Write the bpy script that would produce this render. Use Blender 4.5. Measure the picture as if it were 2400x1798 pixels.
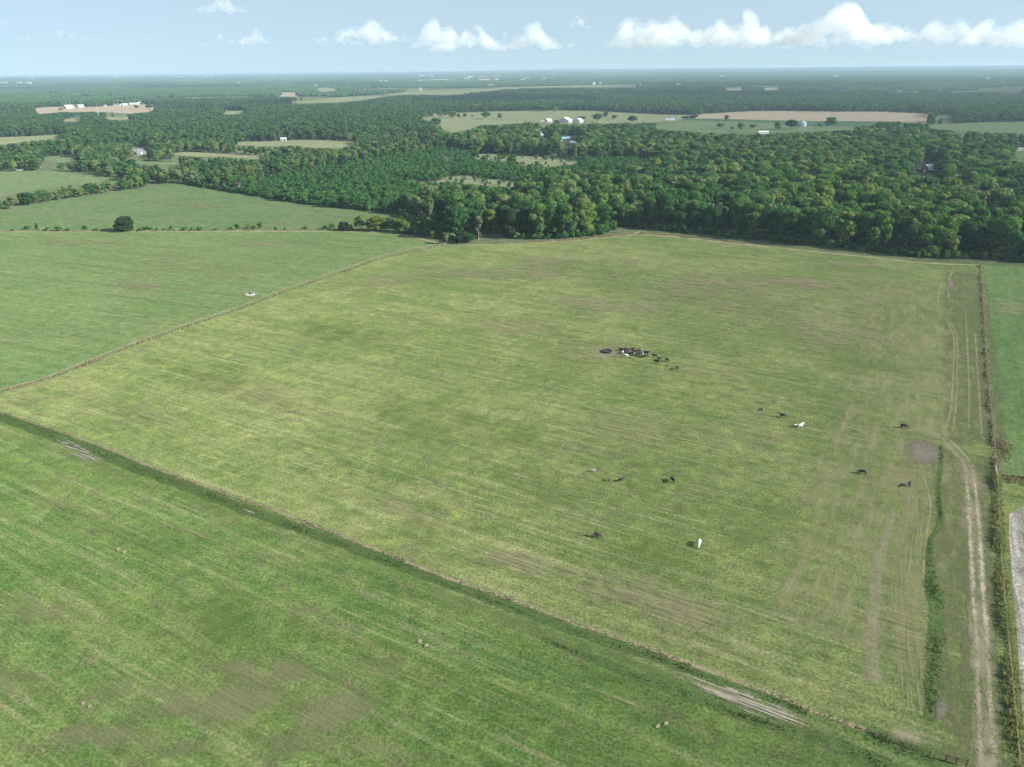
import bpy, bmesh, math, random
import numpy as np
from mathutils import Matrix, Vector, noise as mn

for o in list(bpy.data.objects): bpy.data.objects.remove(o)
S = bpy.context.scene
C = S.collection
R = math.radians
rng = np.random.default_rng(7)
random.seed(7)

# ------------------------------------------------------------------ camera
W0, H0, FPX = 2400.0, 1798.0, 1715.0          # photograph size, focal length in its pixels
CAMH, HOR, ROLL = 100.0, 163.0, 0.72
PITCH = math.degrees(math.atan((H0/2-HOR)/FPX))
cam_d = bpy.data.cameras.new('camera'); cam = bpy.data.objects.new('camera', cam_d); C.objects.link(cam)
cam_d.sensor_width = 36; cam_d.lens = 36*FPX/W0; cam_d.clip_start = 1; cam_d.clip_end = 80000
CM = Matrix.Translation((0, 0, CAMH)) @ Matrix.Rotation(R(90-PITCH), 4, 'X') @ Matrix.Rotation(R(-ROLL), 4, 'Z')
cam.matrix_world = CM
S.camera = cam
# ------------------------------------------------------------------ sun and exposure
SUN_EL = 27.0
SUN_AZ = math.degrees(math.atan2(1.0, -0.30))     # from +Y towards +X
sdir = Vector((math.sin(R(SUN_AZ))*math.cos(R(SUN_EL)), math.cos(R(SUN_AZ))*math.cos(R(SUN_EL)), math.sin(R(SUN_EL))))
sun_d = bpy.data.lights.new('sun', 'SUN'); sun = bpy.data.objects.new('sun', sun_d); C.objects.link(sun)
sun_d.energy = 5.0; sun_d.angle = R(0.6); sun_d.color = (1.0, 0.965, 0.90)
sun.rotation_euler = sdir.to_track_quat('Z', 'Y').to_euler(); sun.location = (300, -80, 400)
S.view_settings.view_transform = 'Standard'; S.view_settings.look = 'None'
S.view_settings.exposure = 1.2; S.view_settings.gamma = 1.0; S.view_settings.use_curve_mapping = False
S.cycles.use_denoising = True; S.cycles.denoising_prefilter = 'NONE'
S.cycles.volume_bounces = 5
S.cycles.max_bounces = 8; S.cycles.diffuse_bounces = 3; S.cycles.transparent_max_bounces = 64
S.cycles.use_light_tree = False

# ------------------------------------------------------------------ node helper
class NT:
    def __init__(s, tree): s.t = tree; s.t.nodes.clear()
    def n(s, typ, props=None, **inp):
        nd = s.t.nodes.new(typ)
        for k, v in (props or {}).items(): setattr(nd, k, v)
        for k, v in inp.items():
            k = int(k[1:]) if k[0] == 'i' and k[1:].isdigit() else k.replace('_', ' ')
            s.set(nd.inputs[k], v)
        return nd
    def set(s, sock, v):
        if isinstance(v, bpy.types.NodeSocket): s.t.links.new(v, sock)
        elif isinstance(v, bpy.types.Node): s.t.links.new(v.outputs[0], sock)
        else: sock.default_value = v
    def m(s, op, a, b=0.0, c=0.0, clamp=False):
        return s.n('ShaderNodeMath', {'operation': op, 'use_clamp': clamp}, i0=a, i1=b, i2=c).outputs[0]
    def vm(s, op, a, b=(0, 0, 0)):
        return s.n('ShaderNodeVectorMath', {'operation': op}, i0=a, i1=b).outputs[0]
    def noise(s, vec, scale, detail=4, rough=.55, dist=0.0):
        return s.n('ShaderNodeTexNoise', None, Vector=vec, Scale=scale, Detail=detail, Roughness=rough, Distortion=dist).outputs[0]
    def ramp(s, v, lo, hi, a=0.0, b=1.0, smooth=True):
        return s.n('ShaderNodeMapRange', {'interpolation_type': 'SMOOTHSTEP' if smooth else 'LINEAR', 'clamp': True},
                   i0=v, i1=lo, i2=hi, i3=a, i4=b).outputs[0]
    def mix(s, f, a, b, blend='MIX'):
        nd = s.t.nodes.new('ShaderNodeMix'); nd.data_type = 'RGBA'; nd.blend_type = blend
        for i, v in ((0, f), (6, a), (7, b)):
            if isinstance(v, tuple): v = (*v[:3], 1.0)
            s.set(nd.inputs[i], v)
        return nd.outputs[2]
    def grey(s, v):
        return s.n('ShaderNodeCombineColor', None, i0=v, i1=v, i2=v).outputs[0]

def new_mat(name):
    m = bpy.data.materials.new(name); m.use_nodes = True
    return m, NT(m.node_tree)

# ------------------------------------------------------------------ world: Nishita sky
w = bpy.data.worlds.new('World'); S.world = w; w.use_nodes = True
T = NT(w.node_tree)
sky = T.n('ShaderNodeTexSky')
sky.sky_type = 'NISHITA'; sky.sun_disc = False
sky.sun_elevation = R(SUN_EL); sky.sun_rotation = R(SUN_AZ)
sky.altitude = 100; sky.air_density = 1.0; sky.dust_density = 0.6; sky.ozone_density = 2.2
gen = T.n('ShaderNodeTexCoord').outputs['Generated']
T.set(sky.inputs['Vector'], T.vm('NORMALIZE', T.vm('ADD', gen, (0, 0, .14))))     # thick pale summer air: the low sky keeps the blue of the sky above it
skyc = T.mix(.55, sky.outputs[0], (3.85, 4.85, 5.05))
bg = T.n('ShaderNodeBackground', None, Color=skyc, Strength=0.075)
T.n('ShaderNodeOutputWorld', None, Surface=bg)

# ------------------------------------------------------------------ pixel <-> ground
M3 = np.array(CM.to_3x3())
def G(px, py, z=0.0):
    d = M3 @ np.array([px-W0/2, -(py-H0/2), -FPX])
    t = (z-CAMH)/d[2]
    return Vector((d[0]*t, d[1]*t, z))
def P(x, y, z):
    v = np.stack([np.asarray(x, float), np.asarray(y, float), np.broadcast_to(np.asarray(z, float), np.shape(x))-CAMH])
    c = M3.T @ v.reshape(3, -1)
    return c[0]/-c[2]*FPX+W0/2, -c[1]/-c[2]*FPX+H0/2
def ppm(p):                                   # photo pixels per metre at a ground point
    c = M3.T @ np.array([p[0], p[1], p[2]-CAMH]); return FPX/-c[2]
def inpoly(x, y, poly):
    r = np.zeros(len(x), bool); n = len(poly); j = n-1
    for i in range(n):
        xi, yi = poly[i]; xj, yj = poly[j]
        if yi != yj:
            r ^= ((yi > y) != (yj > y)) & (x < (xj-xi)*(y-yi)/(yj-yi)+xi)
        j = i
    return r
def smooth(a, b, x):
    t = np.clip((x-a)/(b-a), 0, 1); return t*t*(3-2*t)
def TZ(x, y):                                 # land rises gently far away
    r = np.hypot(x, y); a = np.arctan2(x, y)
    return smooth(6000, 11000, r)*(7*np.sin(a*9+1)+6*np.sin(r/900+a*5)) + smooth(7000, 21000, r)*(46+9*np.sin(a*6+.6)+5*np.sin(a*17))

def link(o, parent=None):
    C.objects.link(o)
    if parent: o.parent = parent
    return o
def mesh_obj(name, verts, faces, mat, parent=None, smooth_=False, mats=None, midx=None):
    me = bpy.data.meshes.new(name); me.from_pydata([tuple(v) for v in verts], [], faces)
    for mm in (mats or [mat]): me.materials.append(mm)
    if midx is not None: me.polygons.foreach_set('material_index', midx)
    if smooth_: me.polygons.foreach_set('use_smooth', [True]*len(me.polygons))
    me.update()
    return link(bpy.data.objects.new(name, me), parent)
def tag(o, label, cat, group=None):
    o['label'] = label; o['category'] = cat
    if group: o['group'] = group
    return o
def struct(o): o['kind'] = 'structure'; return o
def stuff(o): o['kind'] = 'stuff'; return o
def empty(name, loc, rz=0.0):
    o = bpy.data.objects.new(name, None); o.empty_display_size = .5; C.objects.link(o)
    o.location = loc; o.rotation_euler = (0, 0, rz); return o

# ------------------------------------------------------------------ materials
ROW = R(150)
def hay(c, k=.03):
    g = .3*c[0]+.6*c[1]+.1*c[2]; return tuple(x+(g-x)*k for x in c)
def ground_mat(name, A, B, Cc, D, straw=.45, lines=.5, rot=ROW, big=70., fine=1.0, bump=.5, contrast=1.0, mott=.7, DK=(.105, .100, .058)):
    A, B, Cc, D = hay(A), hay(B), hay(Cc), hay(D)
    m, t = new_mat(name)
    pos = t.n('ShaderNodeNewGeometry').outputs['Position']
    r = t.n('ShaderNodeMapping', {'vector_type': 'POINT'}, Vector=pos, Rotation=(0, 0, -rot)).outputs[0]
    big_n = t.noise(r, 1/big, 4, .55, .6)
    mid = t.noise(r, 1/9., 6, .65)
    st1 = t.noise(t.vm('MULTIPLY', r, (1/26., 1/.95, 1)), 1.0, 3, .55, .1)
    st2 = t.noise(t.vm('MULTIPLY', r, (1/150., 1/6.5, 1)), 1.0, 3, .5, .2)
    st3 = t.noise(t.vm('MULTIPLY', t.vm('ADD', r, (91., 37., 5.)), (1/70., 1/2.1, 1)), 1.0, 2, .5, .1)
    where = t.noise(t.vm('ADD', pos, (13., 71., 0)), 1/(big*.55), 3, .55)
    fn = t.noise(pos, 1.7*fine, 5, .7)
    fn2 = t.noise(pos, 5.0*fine, 2, .6)
    col = t.mix(t.ramp(big_n, .36, .64), A, B)
    col = t.mix(t.ramp(t.m('ADD', t.m('MULTIPLY', mid, .55), t.m('MULTIPLY', st2, .45)), .40, .64), col, Cc)
    sm = t.m('MULTIPLY', t.m('MULTIPLY', t.ramp(st1, .46, .68), t.ramp(where, .38, .62, .25, 1.0)), straw*1.25)
    col = t.mix(sm, col, D)
    col = t.mix(t.m('MULTIPLY', t.ramp(st3, .56, .70), straw*.8), col, D)
    ln = t.m('MULTIPLY', t.m('ADD', t.ramp(st2, .5, .34), t.m('MULTIPLY', t.ramp(st3, .46, .30), .8)), lines*.5)
    col = t.mix(ln, col, tuple(c*.62 for c in A))
    mo = t.noise(t.vm('MULTIPLY', t.vm('ADD', r, (7., 3., 0)), (.5, 1.0, 1)), .30*max(fine, .5), 5, .68)
    where2 = t.noise(t.vm('ADD', pos, (400., 71., 0)), 1/(big*.8), 3, .55)
    col = t.mix(t.m('MULTIPLY', t.m('MULTIPLY', t.ramp(mo, .50, .66), t.ramp(where2, .40, .62, .15, 1.0)), mott), col, DK)
    col = t.mix(t.m('MULTIPLY', t.ramp(t.noise(pos, .16, 4, .6), .52, .70), mott*.5), col, tuple(min(1, c*k_) for c, k_ in zip(B, (1.18, 1.25, .9))))
    clump = t.noise(pos, .38*fine, 3, .6)
    br = t.m('MULTIPLY', t.m('MULTIPLY', t.ramp(fn, .28, .72, 1-.62*contrast, 1+.62*contrast, False), t.ramp(fn2, .3, .7, .74, 1.26, False)), t.ramp(clump, .3, .7, 1-.2*contrast, 1+.2*contrast, False))
    col = t.mix(1.0, col, t.grey(br), 'MULTIPLY')
    h = t.m('ADD', t.m('MULTIPLY', fn, .6), t.m('MULTIPLY', st1, .4))
    bp = t.n('ShaderNodeBump', None, Strength=bump, Distance=.25, Height=h)
    d = t.n('ShaderNodeBsdfDiffuse', None, Color=col, Roughness=.5, Normal=bp)
    t.n('ShaderNodeOutputMaterial', None, Surface=d)
    return m

def decal_mat(name, A, B, amount=.9, soft=.5, noise_scale=.8, streak=0.0, edge_noise=.9, radial=False, rowstripes=0.0, patch=0.0, stripe=0.0, gain=1.0, wide_=.5, bias=.30):
    """thin layer of other ground cover; ragged edge, so the sward below shows through"""
    m, t = new_mat(name)
    pos = t.n('ShaderNodeNewGeometry').outputs['Position']
    uv = t.n('ShaderNodeUVMap').outputs[0]
    s = t.n('ShaderNodeSeparateXYZ', None, i0=uv)
    if radial: e = t.m('SUBTRACT', 1.0, s.outputs[0])
    else: e = t.m('SUBTRACT', 1.0, t.m('ABSOLUTE', t.m('SUBTRACT', t.m('MULTIPLY', s.outputs[0], 2.0), 1.0)))
    n1 = t.noise(pos, noise_scale, 6, .68)
    n0 = t.noise(pos, noise_scale*.22, 3, .6)
    n2 = t.noise(pos, 3.6, 4, .7)
    fall = t.ramp(e, 0.0, soft)
    k = t.m('ADD', t.m('ADD', t.m('MULTIPLY', fall, gain), -bias), t.m('MULTIPLY', t.m('SUBTRACT', t.m('ADD', t.m('ADD', t.m('MULTIPLY', n1, .42), t.m('MULTIPLY', n0, .36 if radial else .33)), t.m('MULTIPLY', n2, .22 if radial else .25)), .5), edge_noise*(5.0 if radial else 3.6)))
    if streak > 0:
        if radial: vv = t.vm('MULTIPLY', t.n('ShaderNodeMapping', None, Vector=pos, Rotation=(0, 0, -ROW)).outputs[0], (1/11., 1/.55, 1))
        else: vv = t.vm('MULTIPLY', uv, (rowstripes or 8.0, 1/14., 1))
        sn = t.noise(vv, 1.0, 4, .6)
        k = t.m('ADD', k, t.m('MULTIPLY', t.m('SUBTRACT', sn, .5), streak*5))
    al = t.m('MULTIPLY', t.ramp(k, .15, .15+wide_), amount)
    al = t.m('MULTIPLY', al, t.ramp(e, 0, .3 if radial else .12))
    if stripe > 0: al = t.m('MULTIPLY', al, t.ramp(sn, .44, .58, 1-stripe, 1.0))
    if patch > 0: al = t.m('MULTIPLY', al, t.ramp(t.noise(pos, .035, 3, .5), .36, .62, 1-patch, 1))
    col = t.mix(t.ramp(t.m('ADD', t.m('MULTIPLY', n1, .5), t.m('MULTIPLY', n2, .5)), .36, .64), A, B)
    col = t.mix(1.0, col, t.grey(t.ramp(n2, .28, .72, .72, 1.28, False)), 'MULTIPLY')
    bp = t.n('ShaderNodeBump', None, Strength=.45, Distance=.2, Height=n2)
    d = t.n('ShaderNodeBsdfDiffuse', None, Color=col, Normal=bp)
    tr = t.n('ShaderNodeBsdfTransparent')
    t.n('ShaderNodeOutputMaterial', None, Surface=t.n('ShaderNodeMixShader', None, i0=al, i1=tr, i2=d))
    return m

def plain(name, col, rough=.6, var=.15, scale=1.2, metal=0.0, spec=.3, sheen=None):
    m, t = new_mat(name)
    pos = t.n('ShaderNodeTexCoord').outputs['Object']
    n = t.noise(pos, scale, 5, .6)
    c = t.mix(1.0, col, t.grey(t.ramp(n, .3, .7, 1-var, 1+var, False)), 'MULTIPLY')
    b = t.n('ShaderNodeBsdfPrincipled', None, Base_Color=c, Roughness=rough, Metallic=metal)
    b.inputs['Specular IOR Level'].default_value = spec
    t.n('ShaderNodeOutputMaterial', None, Surface=b)
    return m

def leaf_mat(name, stops, trans=.38, bright=1.1):
    m, t = new_mat(name)
    oi = t.n('ShaderNodeObjectInfo')
    cr = t.n('ShaderNodeValToRGB', None, Fac=oi.outputs['Random'])
    el_ = cr.color_ramp.elements
    while len(el_) < len(stops): el_.new(.5)
    for e, (p, c) in zip(el_, stops): e.position = p; e.color = (*[x*bright for x in c], 1)
    pos = t.n('ShaderNodeNewGeometry').outputs['Position']
    n = t.noise(pos, .45, 4, .65)
    isl = t.n('ShaderNodeNewGeometry').outputs['Random Per Island']
    c = t.mix(1.0, cr.outputs[0], t.grey(t.ramp(n, .3, .7, .70, 1.32, False)), 'MULTIPLY')
    c = t.mix(1.0, c, t.grey(t.ramp(isl, 0, 1, .82, 1.20, False)), 'MULTIPLY')
    big = t.noise(pos, .006, 3, .5)
    c = t.mix(t.ramp(big, .42, .66, 0, .55), c, t.mix(1.0, c, (1.35, 1.2, .85), 'MULTIPLY'))
    d = t.n('ShaderNodeBsdfDiffuse', None, Color=c)
    tr = t.n('ShaderNodeBsdfTranslucent', None, Color=t.mix(1.0, c, (1.1, 1.25, .6), 'MULTIPLY'))
    t.n('ShaderNodeOutputMaterial', None, Surface=t.n('ShaderNodeMixShader', None, i0=trans, i1=d, i2=tr))
    return m

MAT = {}
MAT['ground'] = ground_mat('ground_cover', (0.08, 0.1, 0.048), (0.105, 0.118, 0.06), (0.062, 0.085, 0.04), (0.14, 0.135, 0.08), straw=.3, lines=0, big=200, fine=.4, contrast=.7, mott=.4)
MAT['pasture'] = ground_mat('grazed_pasture', (0.098, 0.134, 0.04), (0.16, 0.18, 0.066), (0.08, 0.118, 0.035), (0.255, 0.24, 0.13), straw=.38, lines=.38, big=46, mott=.85)
MAT['lush'] = ground_mat('lush_meadow', (0.072, 0.12, 0.03), (0.104, 0.142, 0.042), (0.052, 0.098, 0.025), (0.18, 0.178, 0.092), straw=.46, lines=.8, big=48)
MAT['leftfield'] = ground_mat('hay_meadow', (0.08, 0.128, 0.044), (0.105, 0.142, 0.052), (0.07, 0.115, 0.042), (0.175, 0.175, 0.092), straw=.45, lines=.8, big=60, rot=R(158), fine=.8)
MAT['farmeadow'] = ground_mat('far_meadow', (.066, .112, .044), (.090, .124, .052), (.058, .098, .040), (.135, .14, .078), straw=.35, lines=.5, big=60, rot=R(165), fine=.5, bump=.3)
MAT['rightfield'] = ground_mat('green_crop_field', (.085, .150, .046), (.115, .165, .060), (.068, .128, .042), (.165, .18, .09), straw=.3, lines=.5, rot=R(60), big=35)
MAT['tilled'] = ground_mat('tilled_soil', (.24, .215, .185), (.29, .265, .23), (.19, .165, .135), (.38, .355, .32), straw=.8, lines=.9, rot=R(62), big=20, mott=.25)
MAT['pale'] = ground_mat('pale_dry_meadow', (.135, .150, .080), (.170, .172, .098), (.115, .138, .070), (.20, .195, .12), straw=.4, lines=.3, big=120, rot=R(170), fine=.25, bump=.2, mott=.4)
MAT['tan'] = ground_mat('ploughed_tan_field', (.235, .185, .135), (.265, .21, .15), (.20, .17, .12), (.25, .23, .17), straw=.4, lines=.5, big=90, rot=R(15), fine=.25, bump=.2, mott=.25)
MAT['crop'] = ground_mat('dark_green_crop', (.040, .088, .040), (.048, .096, .042), (.036, .08, .038), (.06, .10, .05), straw=.2, lines=.2, big=90, rot=R(170), fine=.3, bump=.2, mott=.25)
MAT['sward'] = ground_mat('soft_green_sward', (.085, .128, .058), (.105, .135, .066), (.075, .115, .052), (.14, .145, .08), straw=.3, lines=.4, big=90, rot=R(170), fine=.3, bump=.2, mott=.4)
MAT['straw_d'] = decal_mat('straw_line', (.30, .265, .155), (.21, .19, .11), .80, 1.0, 1.0, .12, 1.2, bias=.26, wide_=.9, patch=.3)
MAT['edge_d'] = decal_mat('pale_grass_edge', (.33, .29, .175), (.23, .21, .12), .85, 1.0, .7, .12, 1.0, bias=.22, wide_=.8)
MAT['soil_d'] = decal_mat('dirt_rut', (.42, .37, .285), (.31, .27, .195), .85, 1.0, .9, .15, 1.4, bias=.28, wide_=1.0, patch=.45)
MAT['lane_d'] = decal_mat('worn_lane_turf', (.27, .24, .165), (.18, .175, .105), .7, 1.0, .5, .25, 1.2, gain=1.0, wide_=1.0, bias=.22)
MAT['soilpath_d'] = decal_mat('trodden_soil', (.27, .24, .165), (.20, .185, .115), .75, 1.0, .7, .15, 1.0, gain=.9, wide_=.9, bias=.3)
MAT['weed_d'] = decal_mat('weedy_ground', (.050, .092, .027), (.085, .112, .042), .9, .8, .6, 0, .9, wide_=.7, bias=.2)
MAT['dark_d'] = decal_mat('dark_stubble', (.075, .098, .042), (.125, .118, .068), .8, .4, .7, .35, .8, rowstripes=14, gain=.8, wide_=.9, bias=.2)
MAT['lines_d'] = decal_mat('mown_lines', (.23, .22, .115), (.17, .175, .085), .72, .6, .7, .5, .6, rowstripes=20, gain=.8, wide_=.9, bias=.30)
MAT['band_d'] = decal_mat('yellowed_edge', (.175, .170, .088), (.135, .150, .062), .7, .9, .25, .2, .9, patch=.6, gain=.8, wide_=1.0, bias=.3)
MAT['brown_d'] = decal_mat('thin_brown_turf', (.285, .240, .160), (.160, .145, .085), .78, 1.0, .16, .30, 1.15, radial=True, gain=1.0, wide_=1.3, bias=.26, stripe=.35)
MAT['worn_d'] = decal_mat('worn_brown_turf', (.255, .225, .135), (.135, .140, .066), .72, 1.0, .17, .14, 1.5, radial=True, gain=1.0, wide_=1.3, bias=.0, stripe=.15)
MAT['dry_d'] = decal_mat('dry_turf', (.260, .238, .132), (.195, .188, .092), .72, 1.0, .12, .35, 1.2, radial=True, gain=1.0, wide_=1.3, bias=.28, stripe=.35)
MAT['green_d'] = decal_mat('lush_turf', (.080, .130, .034), (.095, .142, .040), .38, 1.0, .09, .3, 1.2, radial=True, gain=1.0, wide_=1.1, bias=.3)
MAT['grey_d'] = decal_mat('bare_grey_soil', (.185, .160, .135), (.120, .106, .085), .92, .8, .7, 0, .9, radial=True, gain=1.2, wide_=1.0, bias=.35)
MAT['white_d'] = decal_mat('bare_pale_soil', (.37, .335, .28), (.26, .235, .19), .85, 1.0, .30, .6, 1.2, radial=True, gain=1.2, wide_=.9, bias=.20, stripe=.75)
MAT['pad_d'] = decal_mat('dead_turf_pad', (.34, .30, .21), (.27, .245, .16), .65, .35, 1.2, 0, .5, radial=True, bias=.1)
MAT['tank_d'] = decal_mat('trampled_pale_soil', (.33, .295, .20), (.22, .20, .125), .80, 1.0, .30, 0, 1.2, radial=True, gain=1.1, wide_=1.3, bias=.32)
MAT['gravel_d'] = decal_mat('white_gravel', (.50, .47, .41), (.38, .36, .30), .9, .5, 1.2, 0, .4, radial=True, bias=.1)
greens = [(0, (.030, .076, .030)), (.22, (.040, .098, .034)), (.45, (.050, .115, .038)), (.62, (.062, .130, .042)), (.78, (.084, .150, .046)), (.9, (.118, .172, .058)), (1, (.135, .170, .088))]
MAT['leaf'] = leaf_mat('broadleaf_foliage', greens)
MAT['leaf_far'] = leaf_mat('distant_foliage', [(0, (.036, .084, .032)), (.5, (.044, .096, .035)), (1, (.056, .112, .040))], .33)
MAT['leaf_pale'] = leaf_mat('pale_foliage', [(0, (.105, .140, .062)), (1, (.125, .150, .085))])
MAT['leaf_yellow'] = leaf_mat('yellow_green_foliage', [(0, (.095, .135, .032)), (1, (.125, .155, .040))])
MAT['leaf_scrub'] = leaf_mat('scrub_foliage', [(0, (.036, .105, .036)), (.6, (.048, .125, .040)), (.85, (.070, .140, .044)), (1, (.040, .090, .036))])
MAT['leaf_dark'] = leaf_mat('dark_foliage', [(0, (.024, .050, .024)), (1, (.034, .064, .028))])
MAT['bark'] = plain('bark', (.13, .11, .085), .9, .3, 2)
MAT['bark_pale'] = plain('pale_bark', (.36, .33, .28), .9, .25, 2)
MAT['bark_grey'] = plain('dead_grey_wood', (.24, .225, .21), .9, .25, 2)
MAT['white'] = plain('white_painted_metal', (.46, .48, .49), .45, .06, .3)
MAT['whitewall'] = plain('white_siding', (.44, .46, .47), .6, .08, .5)
MAT['galv'] = plain('galvanised_steel', (.55, .60, .66), .35, .12, .5, metal=.6)
MAT['greyroof'] = plain('grey_shingles', (.17, .17, .185), .85, .15, 1.0)
MAT['greywall'] = plain('grey_boards', (.30, .29, .27), .8, .15, .6)
MAT['red'] = plain('red_barn_boards', (.20, .045, .04), .75, .2, .8)
MAT['blueroof'] = plain('blue_metal_roof', (.20, .30, .42), .5, .1, .6)
MAT['brownroof'] = plain('brown_roof', (.24, .13, .09), .7, .15, .6)
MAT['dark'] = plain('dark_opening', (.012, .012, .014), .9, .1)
MAT['glass'] = plain('window_glass', (.03, .04, .05), .12, .05, spec=.6)
MAT['wood'] = plain('weathered_timber', (.16, .115, .08), .9, .25, 1.5)
MAT['wire'] = plain('fence_wire', (.30, .28, .26), .5, .1, metal=.6)
MAT['pole'] = plain('grey_pole', (.34, .32, .30), .8, .15)
MAT['rubber'] = plain('black_rubber', (.013, .013, .014), .7, .2)
MAT['water'] = plain('stock_water', (.012, .014, .013), .9, .1, spec=.6)
MAT['hide_black'] = plain('black_hide', (.010, .009, .009), .55, .3, 2)
MAT['hide_brown'] = plain('dark_brown_hide', (.035, .020, .015), .6, .3, 2)
MAT['hide_red'] = plain('red_brown_hide', (.16, .060, .028), .65, .25, 2)
MAT['hide_maroon'] = plain('maroon_hide', (.075, .026, .020), .65, .25, 2)
MAT['hide_white'] = plain('white_hide', (.56, .54, .49), .7, .12, 2)
MAT['hide_grey'] = plain('grey_hide', (.30, .29, .28), .7, .3, 3)

# ------------------------------------------------------------------ ground sheet
def polar(name, r0, r1, nr, a0, a1, na, mat, zoff=0.0):
    rr = np.geomspace(r0, r1, nr); aa = np.radians(np.linspace(a0, a1, na))
    r, a = np.meshgrid(rr, aa, indexing='ij'); x, y = r*np.sin(a), r*np.cos(a); z = TZ(x, y)+zoff
    v = np.stack([x, y, z], -1).reshape(-1, 3)
    i = np.arange((nr-1)*na).reshape(nr-1, na)[:, :-1].ravel()
    f = np.stack([i, i+1, i+na+1, i+na], 1)
    return v, f
gv, gf = polar('ground', 2.0, 60000, 120, -180, 180, 181, None)
ground = struct(mesh_obj('ground', gv, [tuple(q) for q in gf[:, ::-1]], MAT['ground']))

ZL = [0.02]
def nz(step=.004): ZL[0] += step; return ZL[0]
def sheet(name, poly, mat, z=None, step=.004):
    z = nz(step) if z is None else z
    bm = bmesh.new(); vs = [bm.verts.new(G(px, py, z)) for px, py in poly]
    f = bm.faces.new(vs)
    bmesh.ops.triangulate(bm, faces=[f], quad_method='BEAUTY', ngon_method='EAR_CLIP')
    bmesh.ops.recalc_face_normals(bm, faces=bm.faces[:])
    if sum(f.normal.z for f in bm.faces) < 0: bmesh.ops.reverse_faces(bm, faces=bm.faces[:])
    me = bpy.data.meshes.new(name); bm.to_mesh(me); bm.free(); me.materials.append(MAT[mat])
    return struct(link(bpy.data.objects.new(name, me)))
def resample(pts, step):
    pts = [Vector(p) for p in pts]; out = [pts[0]]
    for a, b in zip(pts, pts[1:]):
        n = max(1, int((b-a).length/step))
        out += [a.lerp(b, i/n) for i in range(1, n+1)]
    return out
def catmull(p):
    q = []
    for i in range(len(p)-1):
        a, b, c, d = p[max(i-1, 0)], p[i], p[i+1], p[min(i+2, len(p)-1)]
        for k in range(4):
            t = k/4
            q.append(tuple(.5*(2*b[j]+(c[j]-a[j])*t+(2*a[j]-5*b[j]+4*c[j]-d[j])*t*t+(3*b[j]-a[j]-3*c[j]+d[j])*t**3) for j in (0, 1)))
    return q+[tuple(p[-1])]
def path(pxs, step=3.0): return resample([G(px, py) for px, py in catmull(pxs)], step)
def ribbon(name, pxs, width, mat, step=.004):
    z = nz(step); pts = path(pxs); n = len(pts)
    ws = np.interp(np.linspace(0, 1, n), np.linspace(0, 1, len(width)), width) if isinstance(width, (list, tuple)) else [width]*n
    vs, uv, fs, L = [], [], [], 0.0
    for i, p in enumerate(pts):
        d = (pts[min(i+1, n-1)]-pts[max(i-1, 0)]); d.z = 0; d.normalize(); s = Vector((d.y, -d.x, 0))
        if i: L += (p-pts[i-1]).length
        for k in (0, 1): vs.append(p+s*(k-.5)*ws[i]*1.6+Vector((0, 0, z))); uv.append((k, L))
        if i: fs.append((2*i-2, 2*i-1, 2*i+1, 2*i))
    o = mesh_obj(name, vs, fs, MAT[mat]); ul = o.data.uv_layers.new(name='UVMap')
    for lp in o.data.loops: ul.data[lp.index].uv = uv[lp.vertex_index]
    return struct(o)
def blob(name, px, py, rx, ry, mat, ang=0.0, n=20, step=.004, square=False):
    """ground patch: an ellipse as the photo shows it, laid on the ground"""
    z = nz(step); vs, uv, fs = [G(px, py, z)], [(0, 0)], []
    for i in range(n):
        a = 2*math.pi*i/n; u, v = math.cos(a), math.sin(a)
        if square: k = 1/max(abs(u), abs(v)); u, v = u*k*.85, v*k*.85
        k = 1.0 if square else (1.55 if mat in ('brown_d', 'dry_d', 'green_d') else 1.25)
        u, v = u*rx*k, v*ry*k
        vs.append(G(px+u*math.cos(ang)-v*math.sin(ang), py+u*math.sin(ang)+v*math.cos(ang), z)); uv.append((1, 0))
    for i in range(n): fs.append((0, 1+(i+1) % n, 1+i))
    o = mesh_obj(name, vs, fs, MAT[mat]); ul = o.data.uv_layers.new(name='UVMap')
    for lp in o.data.loops: ul.data[lp.index].uv = uv[lp.vertex_index]
    return struct(o)

# near field sheets, edge to edge
LOWER = [(0, 966), (100, 1000), (194, 1030), (388, 1107), (582, 1174), (775, 1245), (998, 1335), (1130, 1382), (1253, 1425), (1361, 1466), (1497, 1512), (1620, 1558), (1726, 1596), (1816, 1630), (1907, 1668), (1977, 1692), (2095, 1740), (2263, 1800)]
LEFTB = [(-20, 925), (100, 893), (200, 855), (320, 808), (440, 765), (560, 726), (680, 680), (800, 640), (900, 605), (1000, 583), (1045, 574)]
TOPB = [(1045, 574), (1150, 571), (1250, 567), (1350, 561), (1420, 554), (1500, 547), (1600, 555), (1750, 572), (1900, 587), (2050, 602), (2160, 614), (2298, 620)]
RIGHTB = [(2298, 620), (2305, 723), (2314, 868), (2329, 1031), (2334, 1110), (2338, 1180), (2343, 1268), (2352, 1399), (2362, 1500), (2374, 1640), (2390, 1800)]
sheet('pasture', LEFTB+TOPB[1:]+RIGHTB[1:]+[(2420, 2000), (2330, 2000)]+LOWER[::-1], 'pasture')
sheet('lower_field', [(-900, 700)]+[(-300, 860), (-20, 958)]+LOWER+[(2330, 2000), (2420, 2000), (2420, 2600), (-1200, 2600)], 'lush', step=0.0)
FENCE_Y = [(-500, 543), (0, 541), (250, 541), (500, 540), (760, 540), (900, 542), (960, 552), (1045, 570)]
sheet('left_field', FENCE_Y+LEFTB[::-1]+[(-300, 855), (-900, 695)], 'leftfield', step=0.0)
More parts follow.
